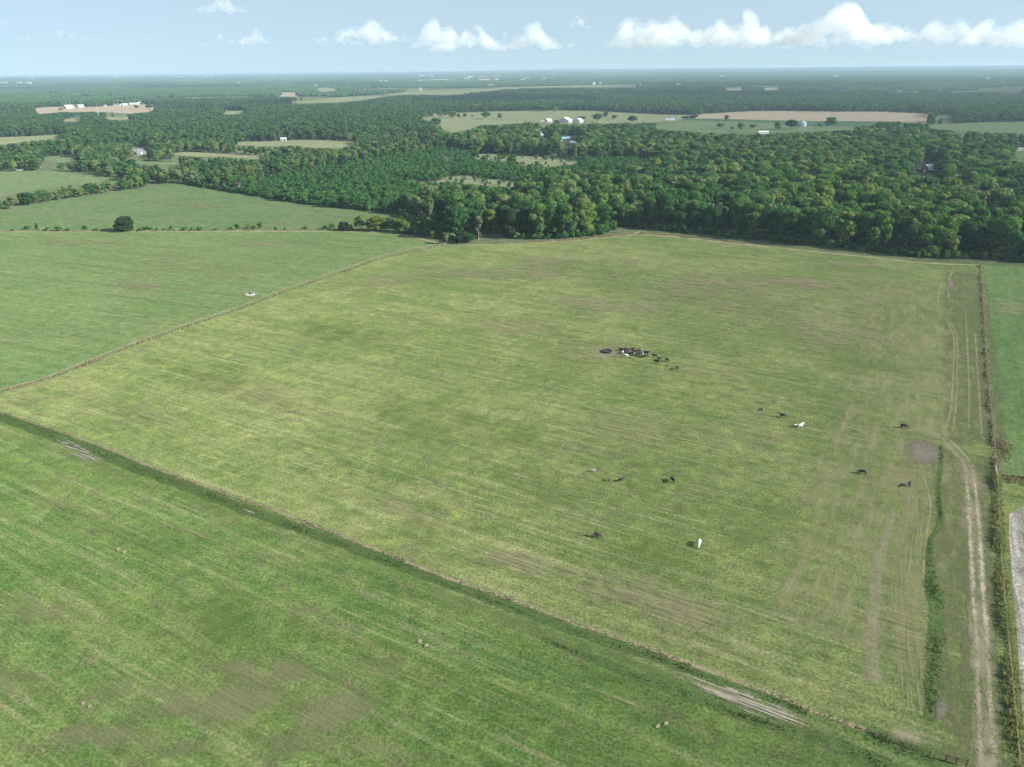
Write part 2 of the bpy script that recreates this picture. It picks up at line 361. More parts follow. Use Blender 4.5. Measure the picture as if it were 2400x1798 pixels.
sheet('upper_meadow', [(-300, 545)]+[(-300, 560), (0, 495), (130, 469), (270, 449), (400, 432), (430, 430), (520, 446), (600, 458), (700, 475), (830, 491), (960, 510), (1020, 560)]+FENCE_Y[::-1][1:], 'farmeadow', step=0.0)
sheet('right_field', RIGHTB[:5]+[(2360, 1118), (2420, 1128), (3000, 1190), (3000, 660)], 'rightfield', step=0.0)
sheet('bank_ground', RIGHTB[4:]+[(2420, 2000), (2500, 2000), (3200, 2000), (3200, 1210), (2420, 1128), (2360, 1118)], 'pasture', step=.004)
sheet('tilled_field', [(2365, 1205), (2400, 1186), (2600, 1180), (3100, 1215), (3100, 1900), (2420, 1900), (2396, 1669), (2383, 1479), (2370, 1330), (2365, 1254)], 'tilled')

# clearings and far fields
CLR = {
 'hedged_meadow': ([(-60, 402), (0, 402), (150, 400), (285, 419), (285, 428), (244, 432), (190, 433), (149, 435), (60, 449), (0, 459), (-60, 470)], 'sward'),
 'strip_meadow': ([(95, 371), (150, 366), (190, 371), (185, 378), (140, 380), (100, 377)], 'sward'),
 'lane_meadow': ([(270, 373), (340, 376), (430, 383), (425, 390), (330, 384)], 'sward'),
 'house_meadow': ([(385, 361), (440, 356), (520, 360), (600, 365), (640, 373), (590, 373), (520, 367), (450, 367)], 'pale'),
 'left_pale_field': ([(-60, 325), (0, 322), (60, 320), (162, 315), (150, 322), (60, 332), (10, 339), (-60, 340)], 'pale'),
 'shed_field': ([(545, 334), (640, 331), (700, 328), (760, 329), (830, 332), (838, 340), (800, 346), (730, 346), (690, 341), (640, 344), (560, 341)], 'pale'),
 'far_tan_field': ([(75, 254), (130, 250), (180, 252), (270, 248), (362, 244), (364, 256), (350, 263), (300, 266), (230, 262), (140, 263), (90, 268)], 'tan'),
 'far_strip': ([(143, 280), (195, 275), (190, 285), (150, 286)], 'pale'),
 'far_strip_two': ([(243, 274), (325, 275), (300, 281), (250, 281)], 'pale'),
 'long_far_field': ([(640, 241), (720, 236), (760, 232), (840, 225), (900, 221), (950, 215), (1040, 213), (1140, 209), (1180, 205), (1400, 199), (1500, 200), (1500, 207), (1420, 207), (1300, 206), (1180, 210), (1120, 216), (1080, 222), (1040, 224), (1000, 222), (950, 222), (890, 228), (860, 234), (800, 240), (720, 243)], 'pale'),
 'cattle_pasture': ([(950, 277), (1010, 272), (1020, 263), (1090, 264), (1170, 261), (1300, 259), (1400, 260), (1500, 266), (1570, 269), (1640, 270), (1620, 282), (1540, 286), (1480, 289), (1400, 289), (1330, 290), (1280, 290), (1240, 287), (1180, 291), (1130, 293), (1090, 306), (1060, 310), (1035, 303), (1025, 290), (1000, 281)], 'pale'),
 'ploughed_field': ([(1595, 274), (1650, 267), (1760, 261), (1830, 260), (1950, 262), (2080, 262), (2180, 267), (2176, 282), (2170, 289), (2100, 285), (2000, 284), (1900, 284), (1700, 279), (1600, 277)], 'tan'),
 'crop_strip': ([(1595, 277), (1700, 279), (1800, 282), (1940, 284.5), (2060, 285), (2012, 297), (1900, 297), (1820, 289), (1600, 282)], 'crop'),
 'farm_meadow': ([(1520, 300), (1600, 282), (1800, 288), (1830, 292), (1900, 297), (2005, 297), (2015, 303), (1960, 307), (1880, 309), (1820, 311), (1750, 313), (1700, 313), (1650, 311), (1600, 307)], 'sward'),
 'right_far_field': ([(2160, 294), (2280, 288), (2400, 285), (2480, 284), (2480, 312), (2400, 313), (2330, 311), (2250, 306), (2200, 304)], 'sward'),
 'green_nook': ([(2365, 355), (2400, 352), (2480, 352), (2480, 382), (2400, 380), (2385, 373)], 'sward'),
 'scrub_clearing': ([(1090, 369), (1130, 358), (1180, 362), (1250, 366), (1330, 370), (1370, 380), (1330, 388), (1260, 392), (1200, 386), (1150, 377)], 'pale'),
 'lower_scrub_clearing': ([(1005, 428), (1060, 412), (1100, 412), (1150, 420), (1200, 425), (1260, 435), (1250, 443), (1150, 436), (1100, 433), (1060, 427)], 'pale'),
 'lane_gap': ([(2249, 318), (2266, 317), (2263, 342), (2251, 340)], 'pale'),
 'barn_yard': ([(2132, 404), (2150, 396), (2200, 396), (2205, 408), (2180, 415), (2140, 412)], 'sward'),
 'yard_clearing': ([(1258, 320), (1290, 317), (1292, 326), (1262, 328)], 'pale'),
 'yard_clearing_two': ([(1312, 322), (1358, 318), (1360, 330), (1335, 338), (1318, 330)], 'pale'),
 'small_field': ([(735, 205), (790, 207), (795, 215), (740, 218)], 'pale'),
 'small_field_two': ([(650, 216), (705, 217), (700, 227), (650, 226)], 'tan'),
 'small_field_three': ([(1690, 208), (1750, 207), (1745, 212), (1700, 213)], 'tan'),
 'small_field_four': ([(1775, 206), (1850, 207), (1800, 212)], 'tan'),
 'small_field_five': ([(2182, 270), (2250, 270), (2235, 277), (2195, 277)], 'sward'),
 'wood_gap': ([(520, 262), (580, 259), (575, 266), (525, 269)], 'pale'),
}
CPOLY = []
for k, (poly, mt) in CLR.items():
    o = sheet(k, poly, mt, z=.05 if mt != 'crop' else .09)
    if mt == 'pale' and k == 'farm_meadow': pass
    CPOLY.append(poly)
RECTS = [(312, 344, 346, 366), (655, 317, 676, 331), (1262, 277, 1382, 291), (1866, 281, 1896, 298), (2154, 382, 2208, 408), (1310, 318, 1350, 342), (1262, 308, 1282, 320),
         (2250, 318, 2264, 330), (2378, 343, 2396, 354), (2126, 425, 2150, 432), (1555, 277, 1584, 284), (148, 244, 202, 257), (264, 243, 336, 251), (1775, 304, 1802, 313), (226, 250, 236, 276)]

# ------------------------------------------------------------------ ground cover details in the near fields
ribbon('fence_straw_strip', LOWER, [1.6, 1.8, 1.8, 1.6, 1.4], 'edge_d')
ribbon('left_dirt_strip', LEFTB, [5, 3.4, 3.0, 3.0, 3.0], 'soilpath_d')
ribbon('left_straw_strip', [(x-8, y-5) for x, y in LEFTB], 2.4, 'edge_d')
ribbon('wood_edge_straw', [(x, y+2) for x, y in TOPB], [3, 4, 9, 11, 8, 4, 4, 4], 'edge_d')
ribbon('left_fence_straw', [(x, y+3) for x, y in FENCE_Y], 5, 'edge_d')
ribbon('right_fence_straw', RIGHTB[:5], [2.6, 2.6, 2.4, 2.6], 'edge_d')
GULLY = [(2207, 1045), (2203, 1100), (2200, 1163), (2206, 1210), (2196, 1243), (2181, 1268), (2179, 1311), (2184, 1370), (2196, 1437), (2190, 1521), (2183, 1606), (2181, 1690)]
DITCH = [(-40, 962), (0, 978), (100, 1012), (200, 1050), (320, 1097), (450, 1146), (600, 1203), (780, 1268), (900, 1312), (1010, 1356), (1130, 1400), (1250, 1444), (1370, 1490), (1500, 1530), (1600, 1566), (1703, 1605), (1816, 1642), (1890, 1674)]
DITCH2 = [(1270, 1497), (1390, 1545), (1500, 1588), (1636, 1638), (1726, 1674), (1839, 1708), (1997, 1764), (2090, 1800)]
DITCH3 = [(2030, 1716), (2074, 1735), (2150, 1762), (2221, 1795), (2260, 1815)]
ribbon('ditch', DITCH, [5.5, 5, 4.5, 4, 3.2, 2.6, 2.4, 2.0, 1.8], 'weed_d')
ribbon('ditch_edge', [(x-10, y+28) for x, y in DITCH], 5, 'band_d')
ribbon('second_ditch', DITCH2, [1.5, 2.2, 2.4, 3, 4], 'weed_d')
ribbon('corner_ditch', DITCH3, 3.0, 'weed_d')
ribbon('stubble_strip', [(2262, 640), (2266, 723), (2276, 868), (2284, 1000), (2290, 1040)], [14, 15, 15, 13], 'dark_d')
ribbon('trackside_turf', [(2250, 1060), (2262, 1200), (2266, 1400), (2268, 1600), (2280, 1800)], [12, 11, 9, 8], 'dark_d')
ribbon('mown_rows', [(2110, 660), (2120, 800), (2115, 900), (2090, 1000), (2060, 1150), (2010, 1350), (1960, 1500)], [30, 34, 36, 36, 30], 'lines_d')
ribbon('brown_strip', [(2097, 1190), (2072, 1277), (2056, 1353), (2048, 1437), (2042, 1521), (2050, 1600)], [2.5, 4, 4.5, 5, 5], 'soilpath_d')
ribbon('yellow_bank', [(2150, 1100), (2140, 1200), (2125, 1300), (2120, 1400), (2130, 1550), (2140, 1660)], [5, 6, 6, 5, 5], 'lines_d')
ribbon('gully', GULLY, [1.4, 1.4, 1.2, 1.4, 1.4, 2.2, 3.2, 3.2, 2.6, 2.0], 'weed_d')
for nm, pl, wd in [('windrow', [(2215, 1010), (2228, 960), (2232, 900), (2236, 830), (2234, 785), (2218, 752), (2203, 735), (2198, 705), (2206, 660)], 1.2),
                   ('windrow', [(2232, 1010), (2241, 940), (2243, 860), (2243, 800), (2236, 770), (2216, 742)], .9),
                   ('windrow', [(2270, 1005), (2271, 940), (2269, 860), (2266, 800), (2262, 720)], .9),
                   ('windrow', [(2300, 1020), (2296, 950), (2291, 870), (2285, 780)], 1.0),
                   ('windrow', [(2222, 700), (2226, 650), (2236, 630)], 1.6),
                   ('windrow', [(2152, 1080), (2180, 1180), (2170, 1260), (2160, 1400)], .8)]:
    ribbon(nm, pl, wd, 'straw_d')
ribbon('worn_lane', [(2262, 1090), (2276, 1130), (2283, 1226), (2291, 1360), (2300, 1479), (2305, 1606), (2314, 1780), (2316, 1840)], [9, 8, 6.5, 6, 5.5, 5.5, 6.5], 'lane_d')
ribbon('dirt_track', [(2215, 1040), (2240, 1066), (2262, 1100), (2272, 1226), (2278, 1353), (2287, 1479), (2291, 1606), (2299, 1774), (2301, 1830)], [2.0, 1.5, 1.6, 1.3, 1.3, 1.5], 'soil_d')
ribbon('dirt_track', [(2225, 1032), (2255, 1062), (2278, 1100), (2294, 1226), (2303, 1374), (2312, 1479), (2318, 1606), (2329, 1783), (2331, 1830)], [1.8, 1.3, 1.4, 1.3, 1.3, 1.5], 'soil_d')
ribbon('dirt_track', [(2276, 1120), (2262, 1090), (2236, 1056), (2205, 1028), (2170, 1010), (2125, 1003)], [6, 8, 8, 6, 4, 2], 'soilpath_d')
ribbon('trodden_path', [(1500, 815), (1650, 790), (1800, 757), (1950, 725), (2060, 700)], 2.6, 'soilpath_d')
ribbon('trodden_path', [(1425, 850), (1330, 890), (1230, 950), (1150, 1010)], 2.4, 'band_d')
ribbon('trodden_path', [(1600, 870), (1800, 930), (1980, 985), (2125, 1005)], 2.0, 'band_d')
blob('bare_soil_patch', 2312, 1792, 40, 22, 'tank_d')
blob('bare_soil_patch', 2280, 1365, 14, 16, 'tank_d')
blob('bare_soil_mound', 2166, 1062, 66, 48, 'grey_d', .15)
blob('dry_bank_patch', 2130, 1330, 70, 200, 'dry_d', .05)
blob('dry_bank_patch', 2110, 1130, 90, 60, 'dry_d', .05)
blob('dry_bank_patch', 2235, 1300, 22, 200, 'dry_d', .0)
blob('dry_bank_patch', 2140, 1580, 90, 120, 'brown_d', .0)
blob('bare_soil_patch', 2229, 668, 9, 24, 'grey_d', .1)
blob('bare_soil_patch', 2219, 734, 7, 8, 'grey_d')
blob('bare_soil_patch', 2205, 1660, 22, 40, 'grey_d', .1)
blob('trampled_ground', 1425, 830, 110, 32, 'tank_d', .08)
blob('trampled_ground', 1520, 846, 90, 16, 'dry_d', .2)
blob('trampled_ground', 1480, 822, 70, 14, 'grey_d', .12)
blob('gravel_pad', 587, 690, 13, 4.5, 'gravel_d')
blob('bare_soil_patch', 618, 696, 16, 4, 'dry_d')
blob('bare_soil_streak', 186, 1058, 72, 24, 'white_d', .36)
blob('bare_soil_streak', 585, 1198, 24, 5, 'white_d', .30)
blob('bare_soil_streak', 1800, 1666, 130, 26, 'white_d', .38)
blob('bare_soil_streak', 1690, 1622, 110, 18, 'white_d', .38)
blob('bare_soil_streak', 1700, 1628, 120, 14, 'dry_d', .36)
blob('bare_soil_streak', 1560, 1575, 100, 12, 'dry_d', .36)
blob('bare_soil_patch', 2120, 1720, 90, 26, 'tank_d', .3)
blob('bare_soil_patch', 2350, 1150, 30, 14, 'tank_d')
blob('bare_soil_patch', 2000, 1625, 90, 34, 'brown_d', .2)
for (a, b, rx, ry, an) in [(430, 1640, 330, 80, .1), (790, 1660, 190, 80, -.5), (80, 1430, 230, 50, .1), (260, 1730, 260, 50, .1), (10, 1600, 110, 80, .4), (900, 1760, 260, 40, .1), (600, 1570, 150, 40, .1)]:
    blob('worn_turf_patch', a, b, rx, ry, 'worn_d', an)
for px, py in [(984, 1502), (1000, 1512), (278, 1287), (292, 1293), (195, 1648), (211, 1655), (1542, 1702), (1562, 1695)]:
    blob('dead_grass_pad', px, py, 7.5, 5.5, 'pad_d', -.5, square=True, n=12)
for (px, py, rx, ry, mt, an) in [
        (1000, 1600, 60, 14, 'dry_d', .36), (860, 1580, 60, 10, 'dry_d', -.7), (140, 1180, 120, 22, 'dry_d', .3),
        (780, 1480, 90, 7, 'dry_d', .37), (1180, 1610, 120, 6, 'dry_d', .38), (1080, 1540, 80, 5, 'dry_d', .38), (420, 1240, 160, 9, 'dry_d', .3), (210, 1145, 60, 9, 'dry_d', .34), (1460, 1640, 150, 7, 'dry_d', .38), (1340, 1770, 60, 12, 'dry_d', .4),
        (480, 628, 190, 42, 'dry_d', .12), (150, 565, 220, 12, 'dry_d', .02), (640, 570, 180, 12, 'dry_d', .02), (330, 665, 120, 24, 'brown_d', .1), (560, 690, 60, 10, 'dry_d', .1),
        (1100, 1000, 330, 90, 'green_d', .2), (1700, 700, 260, 42, 'green_d', .06), (1500, 640, 300, 26, 'green_d', .04), (2000, 850, 160, 40, 'green_d', .1), (1300, 1150, 220, 60, 'green_d', .2),
        (1750, 1230, 150, 60, 'green_d', .1), (800, 780, 260, 40, 'green_d', .12), (1560, 1310, 180, 70, 'green_d', .3), (620, 930, 180, 40, 'dry_d', .2), (1150, 760, 220, 34, 'dry_d', .05),
        (1500, 1010, 220, 46, 'dry_d', .1), (1750, 1030, 160, 34, 'dry_d', .1), (1850, 660, 200, 22, 'brown_d', .03), (2000, 620, 120, 12, 'brown_d', .05), (1290, 610, 260, 14, 'brown_d', .03), (300, 960, 200, 40, 'dry_d', .25), (60, 940, 90, 26, 'brown_d', -.2),
        (880, 660, 160, 20, 'dry_d', -.1), (1400, 1060, 100, 30, 'dry_d', .1), (900, 1180, 240, 30, 'dry_d', .3), (1650, 870, 200, 30, 'dry_d', .08), (1400, 820, 190, 40, 'dry_d', .05), (2120, 1480, 60, 90, 'dry_d', .1),
        (1750, 690, 420, 60, 'brown_d', .05), (1450, 720, 260, 30, 'brown_d', .05), (1950, 780, 200, 60, 'brown_d', .1), (1200, 640, 260, 24, 'brown_d', .0), (1560, 1420, 260, 70, 'brown_d', .3), (1250, 1330, 220, 40, 'brown_d', .3), (900, 1100, 260, 60, 'green_d', .25), (500, 880, 220, 40, 'green_d', .15), (560, 1480, 260, 90, 'green_d', .2), (250, 1240, 220, 60, 'green_d', .2),
        (2370, 720, 60, 60, 'dry_d', .1), (1850, 1450, 20, 5, 'dry_d', .2), (1400, 1380, 150, 40, 'brown_d', .3), (1620, 1500, 160, 30, 'dry_d', .36), (450, 480, 120, 12, 'brown_d', .05), (800, 505, 60, 5, 'dry_d', .1), (620, 520, 90, 6, 'brown_d', .03)]:
    blob({'brown_d': 'thin_turf_patch', 'dry_d': 'dry_grass_patch', 'green_d': 'lush_grass_patch'}[mt], px, py, rx, ry, mt, an)

# ------------------------------------------------------------------ standing weeds and tall grass (one mass per strip)
def tufts(name, strips, mat, h, dens, wj=.35, lean=.35, blades=5, zs=0.02):
    vs, fs = [], []
    for pxs, width in strips:
        pts = path(pxs, 1.0); n = len(pts)
        ws = np.interp(np.linspace(0, 1, n), np.linspace(0, 1, len(width)), width) if isinstance(width, (list, tuple)) else [width]*n
        for i in range(n-1):
            d = pts[i+1]-pts[i]; L = d.length
            if L < 1e-4: continue
            d.normalize(); s = Vector((d.y, -d.x, 0)); dist = pts[i].length
            k = rng.poisson(dens*ws[i]*L*min(1, (180/dist)**1.2))
            gapn = math.sin(i*.37)*math.sin(i*.11+1)*.5+.7
            for _ in range(k):
                b = pts[i]+d*float(rng.uniform(0, L))+s*float(rng.normal(0, .32)*ws[i]); b.z = zs
                hh = h*float(rng.uniform(.5, 1.25))*gapn; sz = max(.10, dist*.0007)*float(rng.uniform(.7, 1.6))
                for _b in range(blades):
                    a = float(rng.uniform(0, 6.283)); dx = Vector((math.cos(a), math.sin(a), 0)); o2 = Vector((-dx.y, dx.x, 0))
                    tip = b+dx*hh*lean*float(rng.uniform(.3, 1.4))+Vector((0, 0, hh*float(rng.uniform(.6, 1))))
                    j = len(vs); bb = b+dx*sz*.5
                    vs += [bb-o2*sz*.5, bb+o2*sz*.5, tip+o2*sz*.35, tip-o2*sz*.25]; fs.append((j, j+1, j+2, j+3))
    return stuff(mesh_obj(name, vs, fs, mat))
def blade_mat(name, A, B):
    m, t = new_mat(name)
    isl = t.n('ShaderNodeNewGeometry').outputs['Random Per Island']
    pos = t.n('ShaderNodeNewGeometry').outputs['Position']
    c = t.mix(t.ramp(t.m('ADD', t.m('MULTIPLY', isl, .5), t.m('MULTIPLY', t.noise(pos, .12, 3), .5)), .25, .75), A, B)
    t.n('ShaderNodeOutputMaterial', None, Surface=t.n('ShaderNodeMixShader', None, i0=.3, i1=t.n('ShaderNodeBsdfDiffuse', None, Color=c), i2=t.n('ShaderNodeBsdfTranslucent', None, Color=c)))
    return m
MAT['b_gold'] = blade_mat('golden_tall_grass', (.30, .27, .105), (.17, .22, .065))
MAT['b_straw'] = blade_mat('straw_grass', (.31, .27, .155), (.21, .20, .10))
MAT['b_weed'] = blade_mat('green_weeds', (.055, .108, .028), (.110, .150, .050))
MAT['b_weed2'] = blade_mat('gully_weed_leaves', (.060, .125, .030), (.120, .165, .050))
tufts('tall_grass', [(RIGHTB[4:], [1.3, 1.6, 1.8, 1.9, 2.0])], MAT['b_gold'], 1.05, 15)
tufts('fence_grass', [(RIGHTB[:5], 1.2)], MAT['b_straw'], .8, 12)
tufts('straw_grass', [(LOWER, .9)], MAT['b_straw'], .32, 7)
tufts('wood_edge_grass', [(TOPB[1:8], [1.5, 4, 5, 4, 2]), (LEFTB, 1.2), (FENCE_Y[1:], 1.5)], MAT['b_straw'], .8, 9)
tufts('ditch_weeds', [(DITCH, [2.4, 2.2, 2, 1.8, 1.4, 1.1, 1.0]), (DITCH2, [.6, .9, 1, 1.2, 2]), (DITCH3, 2.2), ], MAT['b_weed'], .26, 9)
tufts('gully_weeds', [(GULLY, [.7, .7, .7, .7, 1.1, 1.9, 2.3, 1.9, 1.2])], MAT['b_weed2'], .36, 9)
tufts('bank_weeds', [([(2337, 1126), (2360, 1122), (2400, 1130), (2480, 1140)], 3.0), ([(2345, 1030), (2352, 1060), (2340, 1085)], 3.0)], MAT['b_straw'], .6, 8)

# ------------------------------------------------------------------ trees
def leaf_cloud(lobes, per_area, size, r_, flat=.75):
    """leaf sprays set on the skins of many small lobes"""
    V, Fc = [], []
    for (c, rad) in lobes:
        n = max(6, int(4*math.pi*rad*rad*per_area))
        d = r_.normal(size=(n, 3)); d /= np.linalg.norm(d, axis=1)[:, None]
        d = d[d[:, 2] > -.75]; n = len(d)
        p = np.array(c)+d*rad*r_.uniform(.72, 1.08, (n, 1))*np.array([1, 1, flat])
        nn = d+r_.normal(size=(n, 3))*.36; nn /= np.linalg.norm(nn, axis=1)[:, None]
        a = np.cross(nn, r_.normal(size=(n, 3))); a /= np.linalg.norm(a, axis=1)[:, None]; b = np.cross(nn, a)
        s = size*r_.uniform(.6, 1.4, (n, 1))
        q = np.stack([p-a*s-b*s*.6, p+a*s-b*s*.7, p+a*s*.7+b*s*.8, p-a*s*.8+b*s*.6], 1).reshape(-1, 3)
        k = len(V) and sum(len(v) for v in V) or 0
        V.append(q); Fc.append(np.arange(n*4).reshape(n, 4)+k)
    return np.concatenate(V), np.concatenate(Fc)
ICO = bmesh.new(); bmesh.ops.create_icosphere(ICO, subdivisions=1, radius=1.0)
ICO_V = np.array([v.co[:] for v in ICO.verts]); ICO_F = np.array([[v.index for v in f.verts] for f in ICO.faces]); ICO.free()
def crown_mesh(name, h, rx, base, nl, per_area, size, seed, mat, shape='round', cores=True):
    r_ = np.random.default_rng(seed); lobes = []
    ch = h-base
    for i in range(nl):
        u = r_.uniform(0, 1)**.8; a = r_.uniform(0, 6.283)
        if shape == 'round': prof = math.sqrt(max(.05, 1-(abs(u-.42)/.62)**2.2))
        elif shape == 'cone': prof = max(.12, 1.05-u)
        else: prof = .55+.5*u if u < .75 else 1.3-1.1*(u-.3)
        rr = rx*prof*r_.uniform(.45, 1.0)
        rad = rx*r_.uniform(.24, .46)*(0.75 if shape == 'cone' else 1)
        lobes.append(((math.cos(a)*max(rr-rad*.5, 0), math.sin(a)*max(rr-rad*.5, 0), base+min(ch*u, ch-rad*.6)), rad))
    lobes.append(((0, 0, base+ch*.5), rx*.6))
    v, f = leaf_cloud(lobes, per_area, size, r_)
    V, Fs = [v], [tuple(q) for q in f]; k = len(v)
    if cores:
        for c, rad in lobes:
            V.append(np.array(c)+ICO_V*rad*.78*np.array([1, 1, .75])); Fs += [tuple(q+k) for q in ICO_F]; k += len(ICO_V)
    me = bpy.data.meshes.new(name); me.from_pydata(np.concatenate(V).tolist(), [], Fs); me.materials.append(mat); me.update()
    return me
def tube(vs, fs, pts, rads, n=6):
    j0 = len(vs)
    for i, (p, r) in enumerate(zip(pts, rads)):
        p = Vector(p); d = Vector(pts[min(i+1, len(pts)-1)])-Vector(pts[max(i-1, 0)])
        q = d.to_track_quat('Z', 'Y')
        for k in range(n): a = 2*math.pi*k/n; vs.append(p+q @ Vector((math.cos(a)*r, math.sin(a)*r, 0)))
    for i in range(len(pts)-1):
        for k in range(n): a = j0+i*n+k; b = j0+i*n+(k+1) % n; fs.append((a, b, b+n, a+n))
    fs.append(tuple(j0+(len(pts)-1)*n+k for k in range(n)))
def trunk_mesh(name, h, base, rx, r0, seed, mat, limbs=6, twigs=0):
    r_ = random.Random(seed); vs, fs = [], []
    top = base+(h-base)*.72
    tp = [(0, 0, -.3), (r_.uniform(-.2, .2), r_.uniform(-.2, .2), base*.6), (r_.uniform(-.4, .4), r_.uniform(-.4, .4), base+(h-base)*.35), (r_.uniform(-.7, .7), r_.uniform(-.7, .7), top)]
    tube(vs, fs, tp, [r0*1.25, r0, r0*.7, r0*.25], 7)
    for i in range(limbs):
        z = base*.85+(top-base)*i/limbs*.85; a = r_.uniform(0, 6.28); L = rx*r_.uniform(.6, .95)
        e = (math.cos(a)*L, math.sin(a)*L, z+L*r_.uniform(.5, 1.0)); mid = (e[0]*.45, e[1]*.45, z+(e[2]-z)*.35)
        tube(vs, fs, [(0, 0, z), mid, e], [r0*.45, r0*.3, r0*.1], 5)
        for _ in range(twigs):
            t = r_.uniform(.35, .95); b = Vector((0, 0, z)).lerp(Vector(e), t); dd = Vector((r_.uniform(-1, 1), r_.uniform(-1, 1), r_.uniform(.2, 1.2)))*L*.42
            tube(vs, fs, [b, b+dd*.5+Vector((0, 0, .2)), b+dd], [r0*.16, r0*.1, r0*.04], 4)
    me = bpy.data.meshes.new(name); me.from_pydata([tuple(v) for v in vs], [], fs); me.materials.append(mat); me.update()
    return me
LF = MAT['leaf']
PROTO = []      # (crown, trunk) at nominal 14 m height
for i, (h, rx, base, nl, sh) in enumerate([(14, 5.2, 2.2, 26, 'round'), (14, 4.6, 2.6, 24, 'round'), (14, 5.8, 1.8, 30, 'round'), (14, 4.0, 2.8, 22, 'vase'), (14, 5.0, 1.6, 28, 'round'), (14, 4.4, 1.4, 26, 'vase'), (14, 5.4, 2.4, 22, 'round'), (14, 3.4, 1.8, 22, 'vase'), (14, 6.6, 3.0, 24, 'round')]):
    PROTO.append((crown_mesh('crown', h, rx, base, nl, 3.4, .42, 100+i, LF, sh), trunk_mesh('trunk', h, base, rx, .28, 200+i, MAT['bark'])))
PALE = (crown_mesh('pale_crown', 14, 4.2, 3.0, 24, 3.2, .42, 131, MAT['leaf_pale'], 'vase'), trunk_mesh('pale_trunk', 14, 4.2, 4.2, .26, 231, MAT['bark_pale'], 8))
YEL = (crown_mesh('yellow_crown', 14, 5.0, 1.0, 26, 3.4, .42, 132, MAT['leaf_yellow'], 'round'), trunk_mesh('trunk', 14, 2, 5.0, .26, 232, MAT['bark']))
THIN = (crown_mesh('thin_crown', 14, 3.8, 6.2, 13, 3.0, .40, 133, MAT['leaf_pale'], 'vase', False), trunk_mesh('thin_trunk', 14, 5.5, 3.6, .24, 233, MAT['bark_pale'], 9))
DARKT = (crown_mesh('dark_crown', 14, 6.6, .5, 34, 3.2, .42, 134, MAT['leaf_dark'], 'round'), trunk_mesh('trunk', 14, 1, 6, .3, 234, MAT['bark']))
CEDAR = (crown_mesh('cedar_crown', 14, 4.2, .3, 30, 3.4, .40, 135, MAT['leaf_dark'], 'cone'), trunk_mesh('trunk', 14, .6, 1.5, .2, 235, MAT['bark'], 2))
DEAD = (None, trunk_mesh('dead_branches', 14, 2.5, 5.5, .26, 236, MAT['bark_grey'], 13, 7))
LEAFLESS = (None, trunk_mesh('pale_branches', 14, 5.5, 3.2, .28, 237, MAT['bark_pale'], 8, 4))
SCRUB = [crown_mesh('scrub_bush', 4, 2.2+.2*(i % 3), .1, 9, 4.5, .30, 150+i, MAT['leaf_scrub'], 'round') for i in range(5)]
SHRUB = [crown_mesh('shrub', 4, 2.4, .0, 11, 5.0, .26, 170+i, MAT['leaf_scrub'] if i < 2 else MAT['leaf'], 'round') for i in range(4)]
MID = [crown_mesh('wood_tree', 12, 5.4, .8, 13, .9, .80, 180+i, MAT['leaf_far'], 'round') for i in range(5)]
def tile_mesh(name, seed, half, n, size, hgt):
    r_ = np.random.default_rng(seed); V, Fs, k = [], [], 0
    for _ in range(n):
        c = r_.uniform(-half, half, 2); rad = r_.uniform(.6, 1.25)*size; hh = hgt*r_.uniform(.75, 1.15)
        vv = ICO_V*np.array([rad, rad, hh*.55])*r_.uniform(.85, 1.15, (len(ICO_V), 1))+np.array([c[0], c[1], hh*.5])
        V.append(vv); Fs += [tuple(q+k) for q in ICO_F]; k += len(vv)
    me = bpy.data.meshes.new(name); me.from_pydata(np.concatenate(V).tolist(), [], Fs); me.materials.append(MAT['leaf_far']); me.update(); return me
TILE = [tile_mesh('canopy_tile', 300+i, 22, 26, 5.2, 13) for i in range(4)]
TILE2 = [tile_mesh('canopy_block', 320+i, 90, 110, 11, 14) for i in range(4)]

def gn_scatter(name, pts, idx, scl, rot, meshes):
    """one mass of foliage: instances on points"""
    me = bpy.data.meshes.new(name); me.from_pydata(pts.tolist(), [], [])
    for nm, ty, arr in (('idx', 'INT', idx), ('rot', 'FLOAT', rot)):
        a = me.attributes.new(nm, ty, 'POINT'); a.data.foreach_set('value', np.ascontiguousarray(arr))
    a = me.attributes.new('scl', 'FLOAT_VECTOR', 'POINT'); a.data.foreach_set('vector', np.ascontiguousarray(scl, dtype=np.float32).ravel())
    o = stuff(link(bpy.data.objects.new(name, me)))
    col = bpy.data.collections.new(name+'_kinds')
    for i, m in enumerate(meshes):
        q = bpy.data.objects.new('%s_kind_%02d' % (name, i), m); col.objects.link(q)
    ng = bpy.data.node_groups.new(name, 'GeometryNodeTree')
    ng.interface.new_socket('Geometry', in_out='INPUT', socket_type='NodeSocketGeometry'); ng.interface.new_socket('Geometry', in_out='OUTPUT', socket_type='NodeSocketGeometry')
    N, Lk = ng.nodes, ng.links
    gi, go = N.new('NodeGroupInput'), N.new('NodeGroupOutput')
    ci = N.new('GeometryNodeCollectionInfo'); ci.inputs['Collection'].default_value = col; ci.inputs['Separate Children'].default_value = True; ci.inputs['Reset Children'].default_value = True
    ip = N.new('GeometryNodeInstanceOnPoints'); ip.inputs['Pick Instance'].default_value = True
    def att(nm, ty): a = N.new('GeometryNodeInputNamedAttribute'); a.data_type = ty; a.inputs[0].default_value = nm; return a.outputs[0]
    cx = N.new('ShaderNodeCombineXYZ'); Lk.new(att('rot', 'FLOAT'), cx.inputs[2])
    Lk.new(gi.outputs[0], ip.inputs['Points']); Lk.new(ci.outputs[0], ip.inputs['Instance']); Lk.new(att('idx', 'INT'), ip.inputs['Instance Index'])
    Lk.new(cx.outputs[0], ip.inputs['Rotation']); Lk.new(att('scl', 'FLOAT_VECTOR'), ip.inputs['Scale']); Lk.new(ip.outputs[0], go.inputs[0])
    md = o.modifiers.new('scatter', 'NODES'); md.node_group = ng
    return o

